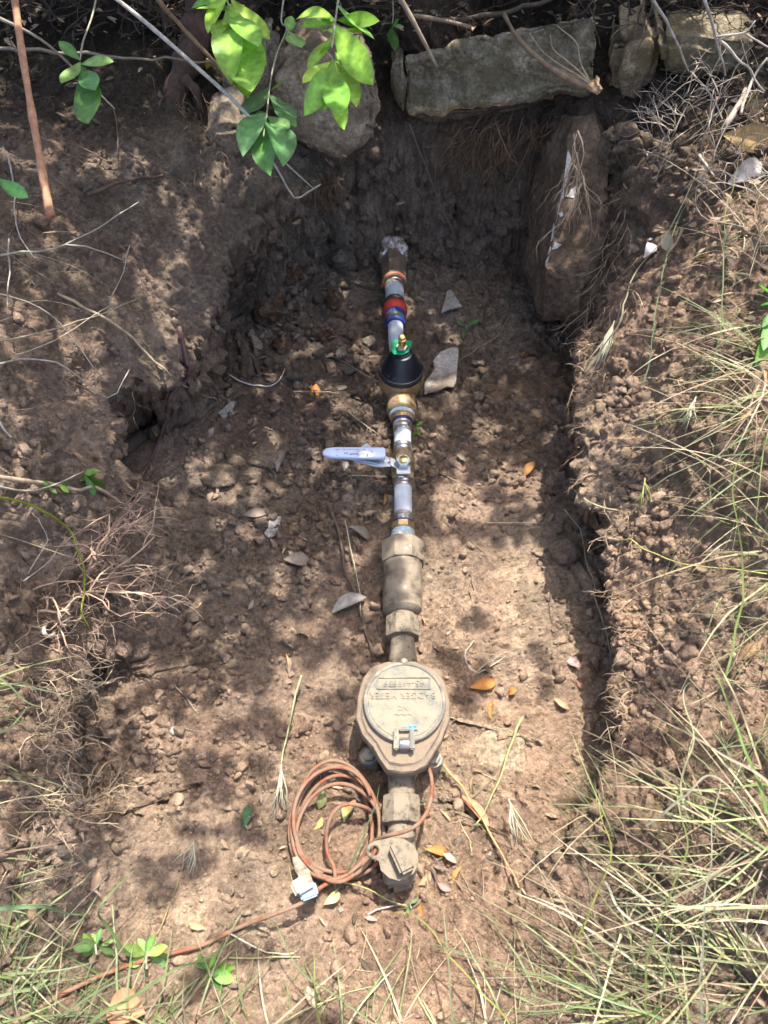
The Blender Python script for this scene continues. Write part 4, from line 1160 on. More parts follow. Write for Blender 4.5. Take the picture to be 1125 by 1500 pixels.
# white chips
def chip(pxs, mat, label, z=.006, th=.004, seed=0, name='plaster_chip', tilt=0):
    base = [hit(a, b_)[0] for a, b_ in pxs]
    zc = sum(p_.z for p_ in base) / len(base) + z
    pts = [P(a, b_, zc + tilt * (b_ - pxs[0][1])) for a, b_ in pxs]
    bm = slab_bm(pts, th, Vector((0, 0, -1)), .96, .005, .0016, 60, seed, .0008)
    o = bm_obj(name, bm, mat, None, True, 30)
    return tag(o, label, 'chip')
chip([(622,560),(637,540),(634,528),(645,515),(662,508),(672,508),(671,530),(668,560),(664,568),(655,566),(640,573),(621,577)], M_PLASTER, 'big flat white plaster chip right of the black regulator bell', .012, .005, 1)
chip([(655,426),(661,424),(670,438),(678,449),(668,450),(660,452),(646,457),(650,444)], M_PLASTER, 'white triangular plaster chip right of the red ring', .012, .005, 2)
chip([(503,676),(509,676),(512,682),(504,689),(497,692),(499,684)], M_PLASTER, 'small white chip under the lever grip', .004, .003, 3)
chip([(394,762),(404,754),(412,756),(410,768),(402,784),(394,788),(386,780),(392,772)], M_PLASTER, 'pale torn chip among the crumbs on the left floor', .006, .003, 4)
chip([(319,604),(338,588),(345,588),(340,600),(344,606),(326,612)], M_PLASTER, 'pale folded chip in the dappled left floor', .006, .003, 5)
chip([(632,680),(637,678),(639,684),(635,686)], M_PLASTER, 'tiny white chip right of the ball valve', .003, .003, 6)
chip([(946,360),(952,346),(964,350),(962,366),(950,374),(942,378)], simple('lilac_grey_scrap', (.34, .31, .33), .8, var=.3, scale=80), 'crumpled lilac grey scrap on the right bank', .006, .003, 7)
chip([(495,1331),(500,1328),(503,1333),(498,1337)], M_PLASTER, 'tiny white chip below the cable connector', .004, .003, 8)

# ------------------------------------------------------------------ leaves
def leaf_geo(g, base, tip, width, n, c, c2=None, curl=.15, fold=.25, seg=7):
    ax = tip - base; L = ax.length; t = ax / L
    sd = t.cross(n).normalized(); up = sd.cross(t).normalized()
    v = []; f = []; cc = []
    for i in range(seg + 1):
        m = i / seg
        w = width / 2 * (math.sin(PI * min(1, (m * .97 + .03) ** 1.25)) ** .8)
        ctr = base + ax * m + up * (curl * L * math.sin(PI * m) )
        v += [ctr - sd * w + up * fold * w, ctr, ctr + sd * w + up * fold * w]
        cm = tuple(a + ((c2[j] - a) * m if c2 else 0) for j, a in enumerate(c))
        mid_c = tuple(min(1, x * 1.45) for x in cm)
        cc += [cm, mid_c, cm]
    for i in range(seg):
        o_ = i * 3
        f += [(o_, o_ + 1, o_ + 4, o_ + 3), (o_ + 1, o_ + 2, o_ + 5, o_ + 4)]
    g.add(v, f, cc)
def dead_leaf(px, py, Lpx, ang_, wfac, col, label, curl=.12, lift=.004, fold=.5, cat='leaf', name='dead_leaf', mat=None, group=None):
    loc, n = hit(px, py); s_ = pix_m(loc)
    a = math.radians(ang_); dr = Vector((math.cos(a), math.sin(a) , 0)) * Lpx * s_ / 2
    dr = dr - n * dr.dot(n)
    g = Geo(); nn_ = (n + Vector((random.uniform(-.3, .3), random.uniform(-.3, .3), .3))).normalized()
    leaf_geo(g, loc - dr + n * lift, loc + dr + n * (lift + .004), Lpx * s_ * wfac, nn_, col, tuple(x * .8 for x in col), curl, fold)
    return tag(g.obj(name, mat or M_DRY), label, cat, group)
OR = (.36, .155, .045); TN = (.33, .21, .12); GB = (.2, .155, .12); PK = (.4, .27, .24); GY = (.27, .245, .22)
for a in [(459,573,32,-88,.55,OR,'upright orange brown oval leaf left of the regulator'),
 (372,507,42,-58,.36,GB,'long brown leaf by the rotten wood at the rear left'),
 (360,508,40,-66,.36,(.22,.15,.12),'dull brown leaf lying against the long brown one'),
 (771,524,24,-20,.42,OR,'small orange leaf on the shaded right floor'),
 (776,688,32,50,.4,(.42,.22,.08),'bright tan orange leaf in light near the right bank'),
 (707,1004,40,12,.45,OR,'orange leaf with a bent tip right of the meter lid'),
 (725,1042,30,82,.35,OR,'thin orange leaf standing up right of the meter'),
 (754,1017,17,0,.8,(.4,.17,.05),'tiny round orange leaf right of the meter'),
 (690,1192,66,-52,.26,(.42,.2,.12),'long reddish leaf under grass right of the coupling nut'),
 (637,1250,42,-4,.34,OR,'orange pointed leaf just right of the curb stop'),
 (676,1288,38,28,.3,(.38,.2,.08),'tan pointed leaf tilted up below the orange one'),
 (625,1332,34,-48,.3,OR,'narrow orange leaf below the curb stop'),
 (652,1300,24,-30,.5,(.25,.15,.13),'dull purple brown leaf at right of the curb stop'),
 (840,974,34,-42,.4,PK,'pinkish white dry leaf near the dark crack'),
 (852,1000,22,-50,.4,(.3,.14,.1),'small red brown leaf below the pinkish one'),
 (822,1030,26,-40,.4,TN,'tan leaf near the lower right floor'),
 (512,890,58,22,.42,GY,'curled grey brown leaf left of the bronze barrel'),
 (435,822,42,-5,.5,GB,'grey brown curled leaf in the crumbly earth'),
 (375,752,40,8,.35,GB,'flat brown leaf above the crumbly earth'),
 (523,783,46,-20,.4,(.17,.15,.12),'dark grey leaf left of the blue ringed adapter'),
 (560,733,22,80,.5,(.28,.17,.08),'small brown leaf touching the lower white pipe'),
 (553,692,30,-55,.4,(.2,.13,.1),'brown leaf just below the lever arm'),
 (414,678,46,84,.4,(.2,.16,.13),'wide grey brown leaf left of the grip end'),
 (190,1478,78,-8,.6,(.36,.2,.11),'large brown leaf in the grass at bottom left'),
 (985,355,80,50,.24,(.4,.33,.24),'long pale leaf lying on the right bank'),
 (1092,262,60,20,.6,(.3,.27,.24),'broad grey leaf at the upper right edge'),
 (1098,210,78,-30,.5,(.3,.2,.09),'large ochre leaf under stems at the upper right edge'),
 (1100,298,60,48,.24,(.36,.26,.18),'pale brown narrow leaf at the right edge below the grey one'),
 (857,480,0,0,0,OR,''),
 (1100,955,60,20,.3,(.3,.18,.1),'brown leaf in the grass of the right bank'),
 (1038,640,50,60,.3,(.3,.16,.09),'reddish leaf half under the right grass'),
 (470,1170,30,80,.5,(.16,.17,.07),'olive leaf lying inside the cable coil'),
 (515,1195,34,70,.6,(.2,.2,.08),'larger olive leaf at the middle of the coil'),
 (462,1205,20,60,.5,(.45,.38,.12),'yellow leaf inside the cable coil'),
 (484,1318,32,35,.45,(.45,.36,.16),'yellow dry leaf beside the splice connector'),
 (510,1180,26,40,.3,(.35,.16,.07),'orange brown leaf tip at the top of the coil'),
 (302,96,22,-80,.6,(.28,.22,.03),'yellow leaf hanging before the dark bank'),
 (1080,165,40,60,.3,(.36,.3,.24),'pale dry leaf amid the upper right stems'),
 (690,470,14,20,.5,(.1,.2,.05),'')]:
    if a[6]: dead_leaf(*a)
# leaf litter: many small bits, uncountable
def litter(name, n, region, cols, lo, hi, label, seed, ar=(.15, .5)):
    pr = random.Random(seed); g = Geo(); k = 0
    while k < n:
        px = pr.uniform(-40, 1165); py = pr.uniform(5, 1520)
        if pr.random() > region(px, py): continue
        k += 1
        loc, nrm_ = hit(px, py); s_ = pr.uniform(lo, hi)
        a = pr.uniform(0, 6.28); dr = Vector((math.cos(a), math.sin(a), pr.uniform(-.2, .4))) * s_ / 2
        nn_ = (nrm_ + Vector((pr.uniform(-.6, .6), pr.uniform(-.6, .6), 0))).normalized()
        c = cols[pr.randrange(len(cols))]; m = pr.uniform(.6, 1.2)
        leaf_geo(g, loc - dr + nrm_ * .003, loc + dr + nrm_ * .004, s_ * pr.uniform(*ar), nn_, tuple(x * m for x in c), None, pr.uniform(0, .2), pr.uniform(.1, .6), 3)
    o = g.obj(name, M_DRY); return tag(o, label, kind='stuff')
def dens_lit(px, py):
    v = .04 + .3 * blob(px, py, 470, 600, 130, 130) + .3 * blob(px, py, 560, 330, 60, 60) + .9 * (py < 60) + .8 * blob(px, py, 1050, 200, 100, 130) + .5 * blob(px, py, 1080, 450, 70, 150) + .2 * blob(px, py, 120, 90, 140, 50) + .25 * blob(px, py, 650, 1180, 120, 160)
    return min(1, v)
litter('leaf_litter', 750, dens_lit, [GB, TN, (.12, .09, .07), (.22, .15, .10), (.3,.22,.15)], .005, .026, 'small broken dry leaves littered over the ground', 5)

# ------------------------------------------------------------------ twigs, roots and stems
def stem(pts, r0, r1, col, label, name='twig', cat='twig', sides=7, wob=.25, n=6, col2=None, mat=None, group=None, jit=0.0, parent=None):
    """pts: (px, py) on the ground or (px, py, height above the ground there) or ('z', px, py, z)."""
    w = []
    for p_ in pts:
        if p_[0] == 'z': w.append(P(p_[1], p_[2], p_[3]))
        elif p_[0] == 'y': w.append(PY(p_[1], p_[2], p_[3]))
        else:
            l_ = p_[2] if len(p_) > 2 else .004
            l_ *= .8
            h_, n_ = hit(p_[0], p_[1]); r_ = ray(p_[0], p_[1]).normalized()
            w.append(h_ - r_ * l_)
    s_ = smooth_path(w, n)
    col = tuple(x * .78 for x in col); col2 = tuple(x * .78 for x in col2) if col2 else None
    if jit:
        s_ = [q_ + Vector((mnoise.noise(q_ * 45), mnoise.noise(q_ * 45 + Vector((9, 0, 0))), mnoise.noise(q_ * 45 + Vector((0, 9, 0))))) * jit for q_ in s_]
    g = Geo(); g.tube(s_, r0, r1, sides, col, wob, col2)
    o = g.obj(name, mat or M_TWIG, parent)
    if label: tag(o, label, cat, group)
    return o
# near, out in front of the pit
stem([('z',18,-30,.62),('z',30,60,.60),('z',46,160,.57),('z',60,240,.54),('z',74,316,.52)], .0036, .0044, (.42,.22,.13), 'thick orange brown bare stick hanging in at the top left', cat='stick', wob=.3, name='stick')
stem([('z',140,-25,.52),('z',210,30,.50),('z',290,100,.47),('z',345,150,.45),('z',380,190,.43)], .0030, .0026, (.52,.47,.41), 'straight pale grey stick slanting down from the top left', cat='stick', name='stick', wob=.15)
stem([('y',-20,18,1.1),('y',60,58,1.1),('y',120,112,1.12),('y',168,160,1.12)], .0024, .0012, (.3,.26,.2), 'grey twig ending above the left bank')
stem([('y',-20,74,1.2),('y',60,75,1.2),('y',200,85,1.22),('y',330,92,1.25)], .003, .0015, (.24,.2,.15), 'long horizontal grey branch across the dark top left', jit=.006)
stem([('y',215,-20,1.25),('y',280,55,1.24),('y',330,110,1.23),('y',345,150,1.22)], .004, .002, (.26,.17,.1), 'brown arching branch above the left bank', jit=.004)
stem([('z',385,215,.28),('z',410,255,.25),('z',431,290,.22),('z',450,282,.22),('z',470,270,.225)], .0022, .0014, (.42,.36,.3), 'pale kinked twig hanging below the leafy spray', n=2)
stem([('z',400,222,.27),('z',430,250,.25),('z',458,275,.225)], .0018, .0012, (.42,.36,.3), 'thin pale twig beside the kinked one', n=2)
stem([('y',582,-10,1.25),('y',610,40,1.23),('y',640,98,1.22)], .0045, .0025, (.33,.25,.17), 'tan stick leaning on the left end of the long slab', cat='stick', name='stick')
stem([('y',600,22,1.36),('y',650,30,1.36),('y',690,40,1.35)], .0035, .003, (.27,.2,.13), 'short brown stick behind the long slab', cat='stick', name='stick')
stem([('y',640,30,1.45),('y',720,22,1.45),('y',790,4,1.45),('y',860,-12,1.45)], .005, .003, (.12,.09,.06), 'dark branch along the top behind the slab', jit=.006)
# broken root stub lying over the slab
rs_ = stem([('y',738,20,1.26),('y',760,58,1.25),('y',800,95,1.24),('y',840,118,1.235),('y',868,127,1.23)], .0026, .0062, (.2,.135,.085), 'broken tan root with splayed rootlets lying over the long slab', name='root_stub', cat='root', wob=.35, col2=(.34,.235,.15))
g = Geo(); c_ = PY(872, 127, 1.225)
bm = rock_bm(c_, (.022, .02, .032), 5, L=.003, amp=.25); bm_obj('root_knot', bm, simple('root_wood', (.34, .22, .12), .8, var=.4, scale=120, bumpd=.002), rs_)
for pts in ([('y',868,125,1.225),('y',830,100,1.24),('y',800,80,1.24),('y',776,48,1.24)], [('y',868,125,1.225),('y',840,112,1.24),('y',790,90,1.24),('y',775,92,1.24)],
            [('y',866,122,1.23),('y',850,90,1.25),('y',842,60,1.26),('y',815,38,1.26)], [('y',866,122,1.23),('y',835,92,1.24),('y',812,75,1.24),('y',805,50,1.24)]):
    stem(pts, .0016, .0006, (.4,.3,.2), None, name='rootlet', parent=rs_, jit=.003)
# purple root hanging down the left side of the pit
o = stem([(262,478,.01),(268,510,.012),(276,535,.012),(272,555,.012),(258,570,.012),(246,590,.01),(243,620,.008),(228,660,.008),(212,695,.008),(195,730,.008),(185,770,.004)], .0036, .0016, (.14,.075,.07), 'dark purple root running down the left side of the pit', name='root', cat='root', jit=.004)
stem([(247,592,.006),(240,625,.005),(222,668,.006),(204,705,.006),(190,738,.005)], .002, .001, (.17,.085,.08), None, name='rootlet', parent=o, jit=.003)
stem([(85,430,.01),(130,455,.015),(175,478,.015),(210,512,.012),(245,545,.012),(270,565,.012),(300,580,.008),(320,585,.006)], .0024, .0010, (.44,.34,.22), 'long straw coloured root slanting across the left bank', name='root', cat='root', jit=.003)
stem([(180,738,.02),(140,714,.03),(115,718,.03),(80,710,.03),(40,705,.03),(-20,696,.03)], .0022, .0032, (.42,.32,.22), 'pale stalk lying across the left edge above the green sprig', name='stalk', cat='stalk')
o = stem([(-15,725,.05),(30,735,.05),(70,752,.05),(100,775,.045),(118,820,.045),(124,860,.045),(119,895,.045),(130,920,.04)], .0017, .0013, (.28,.32,.04), 'yellow green stem arching down the left bank', name='stem', cat='stem', jit=.002, mat=M_LEAF)
# long thin stems over the left bank
for pts, r0, col, lab in [
  ([(-10,375,.05),(50,368,.05),(95,358,.05),(150,330,.05),(205,295,.06)], .0016, (.38,.34,.28), 'forked grey stem rising over the left bank'),
  ([(95,358,.05),(140,365,.05),(190,386,.05)], .0014, (.38,.34,.28), 'grey stem branching right over the left bank'),
  ([(190,360,.03),(180,400,.04),(160,440,.05)], .0009, (.4,.34,.26), 'short thin stem standing on the left bank'),
  ([(-10,430,.04),(60,450,.04),(100,490,.04),(150,555,.03)], .0012, (.33,.28,.22), 'thin grey stem falling across the left bank'),
  ([(-10,535,.04),(50,525,.04),(100,540,.04),(158,582,.03),(190,542,.04)], .0014, (.42,.38,.32), 'kinked pale stem above the hollow of the left bank'),
  ([(-10,500,.05),(60,488,.05),(140,462,.05),(208,434,.05)], .0011, (.4,.33,.22), 'straw stem pointing up to the right over the left bank'),
  ([(20,520,.04),(80,498,.05),(170,444,.06)], .0010, (.42,.35,.24), 'second straw stem beside the first on the left bank'),
  ([(-10,610,.02),(15,640,.02)], .0018, (.5,.47,.42), 'short white stick at the left edge'),
  ([(5,215,.05),(20,260,.05),(22,330,.05),(50,380,.05)], .0013, (.4,.36,.3), 'pale bent stem at the left edge below the orange stick'),
  ([(12,350,.04),(14,400,.05),(10,450,.05)], .0012, (.36,.32,.25), 'upright stem at the left edge'),
  ([(120,215,.02),(168,235,.02),(172,180,.03),(160,150,.03)], .0009, (.2,.13,.09), 'thin curved root loop on the dark left bank'),
  ([(130,285,.01),(190,262,.01),(240,258,.01)], .003, (.13,.085,.06), 'dark brown root in the shaded left bank'),
  ([(40,840,.02),(70,790,.03),(55,760,.03)], .0009, (.38,.33,.27), 'small grey stem at the left edge of the bank'),
  ([(32,852,.03),(75,820,.03),(95,790,.03)], .0010, (.38,.33,.27), 'thin grey stem rising beside the pink root mass'),
  ([(300,610,.002),(340,625,.002),(330,600,.002)], .0008, (.4,.33,.25), 'little looped rootlet on the left floor'),
  ([(330,545,.004),(360,562,.004),(390,566,.006),(408,558,.008),(416,540,.01)], .0018, (.58,.55,.5), 'curved white stem on the shaded left floor'),
  ([(428,573,.006),(470,574,.006),(498,577,.006)], .0012, (.33,.27,.2), 'straight brown twig left of the regulator'),
  ([(352,500,.01),(400,525,.01),(424,560,.01),(440,610,.01)], .0016, (.12,.07,.055), 'dark reddish root crossing the shaded left floor'),
  ([(455,560,.01),(462,590,.01),(440,620,.01),(425,645,.01)], .0012, (.2,.06,.05), 'thin red rootlet below the orange oval leaf'),
  ([(500,598,.02),(540,625,.02),(556,640,.02)], .0009, (.45,.4,.25), 'yellowish stem pointing at the valve'),
  ([(455,512,.008),(490,525,.008),(530,545,.008),(556,560,.008)], .0009, (.36,.3,.22), 'thin pale root running to the regulator base'),
  ([(598,180,.02),(622,240,.02),(650,310,.02),(680,380,.02),(712,430,.01),(740,455,.01)], .0016, (.2,.15,.11), 'long drooping root from under the slab to the right floor'),
  ([(600,374,.01),(640,402,.01),(690,432,.01)], .0010, (.3,.24,.17), 'thin root slanting right of the pipe top'),
  ([(790,190,.02),(775,260,.02),(762,340,.02),(750,400,.02),(745,460,.01)], .0020, (.12,.09,.07), 'straight dark root beside the leaning block'),
  ([(750,455,.01),(730,490,.01),(700,510,.01),(672,528,.01)], .0010, (.38,.3,.2), 'fine root curving to the white plaster chip'),
  ([(555,640,.0),(572,690,.0)], .0, (.3,.2,.1), ''),
  ([(480,735,.01),(495,775,.012),(505,830,.012),(524,880,.012),(535,925,.01),(548,965,.008)], .0026, (.12,.085,.065), 'dark stiff root left of the bronze barrel'),
  ([(505,762,.014),(518,820,.016),(526,870,.016),(528,905,.014)], .0010, (.45,.42,.28), 'pale grass stalk over the dark stiff root'),
  ([(510,696,.01),(560,698,.01)], .0012, (.4,.36,.22), 'straight straw stalk under the ball valve'),
  ([(712,766,.006),(800,766,.006)], .0010, (.55,.48,.3), 'straight yellow straw on the right floor'),
  ([(625,690,.005),(660,700,.005),(690,718,.005),(712,732,.005)], .0010, (.32,.25,.17), 'thin stick below the little white chip'),
  ([(640,640,.005),(655,672,.005),(680,692,.005)], .0008, (.36,.28,.2), 'fine bent straw right of the valve'),
  ([(620,742,.005),(700,800,.005),(712,812,.005)], .0008, (.3,.22,.16), 'fine root on the dappled right floor'),
  ([(700,880,.004),(690,840,.004),(705,810,.004),(725,830,.004)], .0008, (.33,.26,.18), 'looped rootlet on the dappled right floor'),
  ([(816,690,.01),(830,675,.02),(848,655,.02),(836,640,.01)], .0022, (.24,.13,.09), 'reddish root end poking from the right bank'),
  ([(838,715,.04),(862,735,.04),(905,748,.05)], .0012, (.5,.45,.25), 'yellow straw bridging the dark crack'),
  ([(825,745,.03),(850,775,.03),(856,810,.03),(868,845,.03),(872,868,.02)], .0011, (.44,.38,.22), 'bent straw hanging beside the tan stone'),
  ([(870,870,.02),(885,915,.02),(895,960,.02)], .0010, (.45,.4,.25), 'straight straw fallen into the dark crack'),
  ([(862,810,.04),(880,798,.05),(925,792,.05),(945,805,.05),(1000,825,.05),(1125,840,.05)], .0013, (.42,.4,.14), 'long green yellow stolon across the right bank'),
  ([(1085,165,.07),(1100,120,.08),(1125,85,.09)], .0026, (.4,.34,.28), 'thick pale stick in the upper right corner'),
  ([(1062,186,.05),(1078,160,.06),(1092,130,.07)], .006, (.38,.31,.25), 'flaky pale bark stick in the upper right'),
  ([('y',950,-10,1.05),('y',985,50,1.03),('y',1010,105,1.02)], .0022, (.33,.29,.25), 'dark grey stick crossing the upper right stones'),
  ([('y',1030,-10,1.0),('y',1050,60,1.0),('y',1062,110,1.0)], .0020, (.36,.32,.28), 'upright grey stick in the upper right corner'),
  ([('y',1050,55,.98),('y',1088,47,.98),('y',1105,30,.98)], .0016, (.42,.38,.32), 'pale forked twig in the upper right corner'),
  ([('y',1088,47,.98),('y',1110,62,.98),('y',1140,75,.98)], .0016, (.42,.38,.32), 'right arm of the pale forked twig'),
  ([('y',1052,58,.98),('y',1078,84,.98),('y',1100,105,.98),('y',1120,135,.97)], .0018, (.48,.42,.35), 'pale stem running down from the forked twig'),
  ([(1012,105,.08),(1040,140,.08),(1058,175,.07)], .0020, (.3,.26,.22), 'grey stick slanting over the upper right litter'),
  ([(1025,225,.04),(1035,242,.04),(1045,258,.03)], .0026, (.42,.36,.3), 'short pale stick among litter on the right bank'),
  ([(1000,335,.03),(985,365,.03),(970,385,.03)], .0030, (.17,.13,.1), 'dark thick stick shading the right bank'),
  ([(560,1235,-.0),(560,1236,.0)], .0, (.3,.2,.1), ''),
  ([(232,1368,.005),(247,1330,.005),(262,1285,.005),(270,1262,.005)], .0008, (.3,.25,.12), 'fine seed stalk on the lower left floor'),
  ([(253,1003,.004),(275,1025,.004),(292,1045,.004)], .0008, (.38,.33,.24), 'thin straw on the lower left floor'),
  ([(440,990,.03),(425,1060,.03),(412,1120,.02),(408,1165,.01)], .0016, (.33,.34,.18), 'tall green grey grass stalk left of the meter'),
  ([(765,1050,.03),(748,1090,.03),(735,1130,.03),(715,1180,.02),(692,1215,.01)], .0018, (.33,.34,.15), 'long green stalk right of the meter'),
  ([(650,1120,.02),(680,1160,.02),(705,1200,.02),(735,1250,.01),(760,1300,.01)], .0022, (.4,.28,.13), 'thick brown yellow stalk right of the coupling nut'),
  ([(740,962,.01),(700,985,.01),(680,962,.01),(695,938,.01)], .0009, (.5,.46,.38), 'pale curved straw right of the meter top'),
  ([(690,990,.02),(720,968,.02),(760,950,.02)], .0008, (.4,.34,.26), 'fine pale straw near the meter top'),
  ([(540,1340,.01),(575,1325,.01),(600,1328,.008)], .0011, (.5,.42,.36), 'pale curled root below the curb stop'),
  ([(500,1290,.02),(530,1300,.02),(560,1312,.02),(600,1330,.01)], .0013, (.3,.3,.12), 'olive stalk under the curb stop'),
  ([(628,1118,.03),(612,1130,.05),(604,1150,.05)], .0008, (.55,.5,.42), 'pale thread on the lower meter neck'),
  ([(332,1365,.005),(390,1395,.008),(430,1395,.008)], .0012, (.6,.55,.4), 'pale straw stalk above the bottom grass'),
  ([(335,1402,.006),(440,1402,.006)], .0012, (.5,.43,.22), 'yellow straw stalk lying flat above the bottom grass'),
 ]:
    if lab and r0: stem(pts, r0, r0 * .55, col, lab, name='twig' if r0 > .0015 else 'stalk', cat='twig' if r0 > .0015 else 'stalk', jit=.003, sides=6, n=3)
# trunk base in the dark top left
o = stem([('y',300,-15,1.33),('y',286,60,1.30),('y',268,110,1.27),('y',248,160,1.23),('y',232,190,1.2)], .026, .018, (.10,.06,.045), 'reddish brown shrub trunk base at the top of the left bank', name='trunk_base', cat='trunk', wob=.35, n=8)
stem([('y',268,110,1.25),('y',290,140,1.24),('y',302,190,1.23)], .010, .004, (.11,.07,.05), None, name='side_root', parent=o, jit=.006)

def branching(g, p0, d0, L, r, depth, pr, col, spread=.6, grav=-.2, segs=5):
    p_ = Vector(p0); d_ = Vector(d0).normalized(); pts = [p_.copy()]
    for i in range(segs):
        d_ = (d_ + Vector((pr.gauss(0, .3), pr.gauss(0, .3), pr.gauss(0, .25) + grav * .3))).normalized()
        p_ = p_ + d_ * L / segs; pts.append(p_.copy())
        if depth > 0 and pr.random() < .75:
            branching(g, p_, d_ + Vector((pr.gauss(0, spread), pr.gauss(0, spread), pr.gauss(0, spread * .6))), L * pr.uniform(.35, .65), r * .6, depth - 1, pr, col, spread, grav, 4)
    mm = pr.uniform(.75, 1.2); g.tube(pts, r, r * .4, 3 if r < .0012 else 5, tuple(x * mm for x in col))
def roots(name, label, spots, n, L, r, col, dirs, depth=1, seed=1, grav=-.5, lift=.002, cat='roots', spread=.6, kind=None):
    pr = random.Random(seed); g = Geo()
    for k in range(n):
        s_ = spots[pr.randrange(len(spots))]
        px, py = s_[0] + pr.gauss(0, s_[2]), s_[1] + pr.gauss(0, s_[3])
        b_, n_ = hit(px, py) if len(s_) < 5 else (PY(px, py, s_[4]), Vector((0, -1, .3)))
        b_ = b_ + n_ * lift
        d_ = Vector(dirs) + n_ * .6 + Vector((pr.gauss(0, .5), pr.gauss(0, .4), pr.gauss(0, .3)))
        branching(g, b_, d_, L * pr.uniform(.5, 1.3), r * pr.uniform(.6, 1.3), depth, pr, col, spread, grav)
    o = g.obj(name, M_TWIG); 
    return tag(o, label, cat if not kind else None, None, kind)
roots('hanging_roots', 'tangle of brown roots hanging below the big boulder', [(415,255,14,10,1.24),(412,285,10,14,1.22),(470,255,14,8,1.28)], 60, .07, .0011, (.2,.12,.075), (0,-.2,-1), 1, 3, -1.2)
roots('hanging_roots', 'mat of brown roots under the right half of the long slab', [(760,170,36,6,1.36),(735,185,30,6,1.35),(700,190,20,8,1.36)], 60, .09, .0012, (.17,.10,.06), (-.6,-.3,-.5), 1, 4, -.9)
roots('hanging_roots', 'pale forked roots dangling over the leaning block', [(848,200,5,8,1.18),(846,230,4,8,1.17),(852,262,3,6,1.13)], 16, .10, .0013, (.38,.28,.19), (-.1,-.4,-1), 1, 5, -1.5)
roots('hanging_roots', 'fine roots over the reddish bank left of the big boulder', [(270,130,20,30,1.23),(285,170,12,20,1.22),(290,215,10,20,1.2)], 50, .07, .0009, (.2,.12,.08), (.2,-.4,-.8), 1, 6, -.8)
roots('root_mass', 'bushy pinkish tan roots spreading at the left edge of the floor', [(90,880,26,10),(60,885,16,8),(120,868,20,14)], 16, .10, .0019, (.42,.29,.2), (.9,.3,.25), 2, 7, -.15, .012)
roots('root_mass', 'pinkish root strand rising towards the purple root', [(130,845,8,8),(160,810,10,12)], 8, .09, .0019, (.36,.24,.18), (.5,1.0,.35), 2, 8, -.1, .01)
roots('root_mass', 'fine tan rootlets below the pinkish root mass', [(120,915,26,16),(90,950,26,16)], 18, .05, .0007, (.38,.28,.2), (.5,-.2,.1), 1, 9, -.3)
roots('bank_rootlets', 'fine tan rootlets fringing the right bank', [(870,500,12,12),(868,560,10,20),(862,610,10,25),(885,690,14,20),(915,760,14,20),(925,850,14,30),(930,950,14,50),(920,1040,10,30),(940,640,30,70)], 130, .030, .0007, (.44,.32,.21), (-.8,-.2,-.1), 1, 10, -.3, kind='stuff')
roots('bank_rootlets', 'fine pale rootlets over the upper face of the right bank', [(890,330,20,30),(900,400,20,30),(870,450,14,14),(880,380,30,40)], 60, .06, .0008, (.4,.3,.2), (-.4,-.4,-.7), 1, 11, -.8, kind='stuff')
roots('bank_rootlets', 'fine rootlets all over the lower left bank', [(40,1000,30,50),(60,1100,30,60),(70,1200,30,40),(110,1010,20,20),(130,1180,20,10)], 90, .05, .0008, (.42,.32,.21), (.6,0,.0), 1, 12, -.3, kind='stuff')
roots('bank_rootlets', 'fine dark rootlets on the shaded banks', [(100,250,80,60),(200,300,80,50),(230,430,50,60),(620,230,60,30),(700,260,60,30),(560,300,20,30),(60,650,40,80)], 170, .05, .0006, (.2,.14,.1), (.2,-.3,-.4), 1, 13, -.5, kind='stuff')
roots('twig_tangle', 'tangle of dry twigs and rootlets in the upper right', [(980,150,30,20),(1020,200,40,40),(1080,220,40,50),(980,220,20,30),(1100,300,30,40)], 60, .08, .0012, (.36,.3,.24), (-.1,.1,.4), 1, 14, -.2, .01, kind='stuff')
roots('twig_tangle', 'tangle of dark twigs under the shrubs along the top', [(100,30,100,15),(300,20,100,12),(600,15,100,10),(800,10,100,10),(1000,15,80,10)], 110, .14, .0016, (.06,.045,.034), (0,-.4,.2), 1, 15, 0, .01, kind='stuff')
# white curled grub
stem([(68,914,.006),(64,920,.008),(65,928,.009),(70,932,.009),(77,930,.008),(80,926,.006)], .0026, .0024, (.6,.56,.48), 'white curled grub lying at the left below the pinkish roots', name='grub', cat='grub', wob=.15)

# ------------------------------------------------------------------ leafy sprays near the camera
def spray(name, label, stem_pts, leaves, z_of, col, cat='leafy twig', lw=.46, sr=.0011):
    root = empty(name, z_of(*stem_pts[0]), label, cat)
    g = Geo(); g.tube(smooth_path([z_of(a, b_) for a, b_ in stem_pts], 5), sr * 1.3, sr, 6, (.3, .27, .2)); g.obj('twig_stem', M_TWIG, root)
    for i, (bx, by, tx, ty, dz) in enumerate(leaves):
        b_ = z_of(bx, by); t_ = z_of(tx, ty) + Vector((0, 0, dz))
        g = Geo(); m = random.uniform(.5, 1.2); yl = random.uniform(.7, 1.15)
        cc = (col[0] * m * yl, col[1] * m, col[2] * m * random.uniform(.6, 1.2))
        b_ = b_ + Vector((0, 0, -.0025 * i)); t_ = t_ + Vector((0, 0, -.0035 * i))
        nn_ = (Vector((random.uniform(-.7, .7), -.25 + random.uniform(-.55, .55), 1))).normalized()
        leaf_geo(g, b_, t_, (t_ - b_).length * lw * .86 * random.uniform(.9, 1.1), nn_, cc, tuple(x * 1.15 for x in cc), random.uniform(-.1, .12), random.uniform(.15, .45), 10)
        g.obj('leaf', M_LEAF, root)
    return root
LG = (.15, .27, .07)
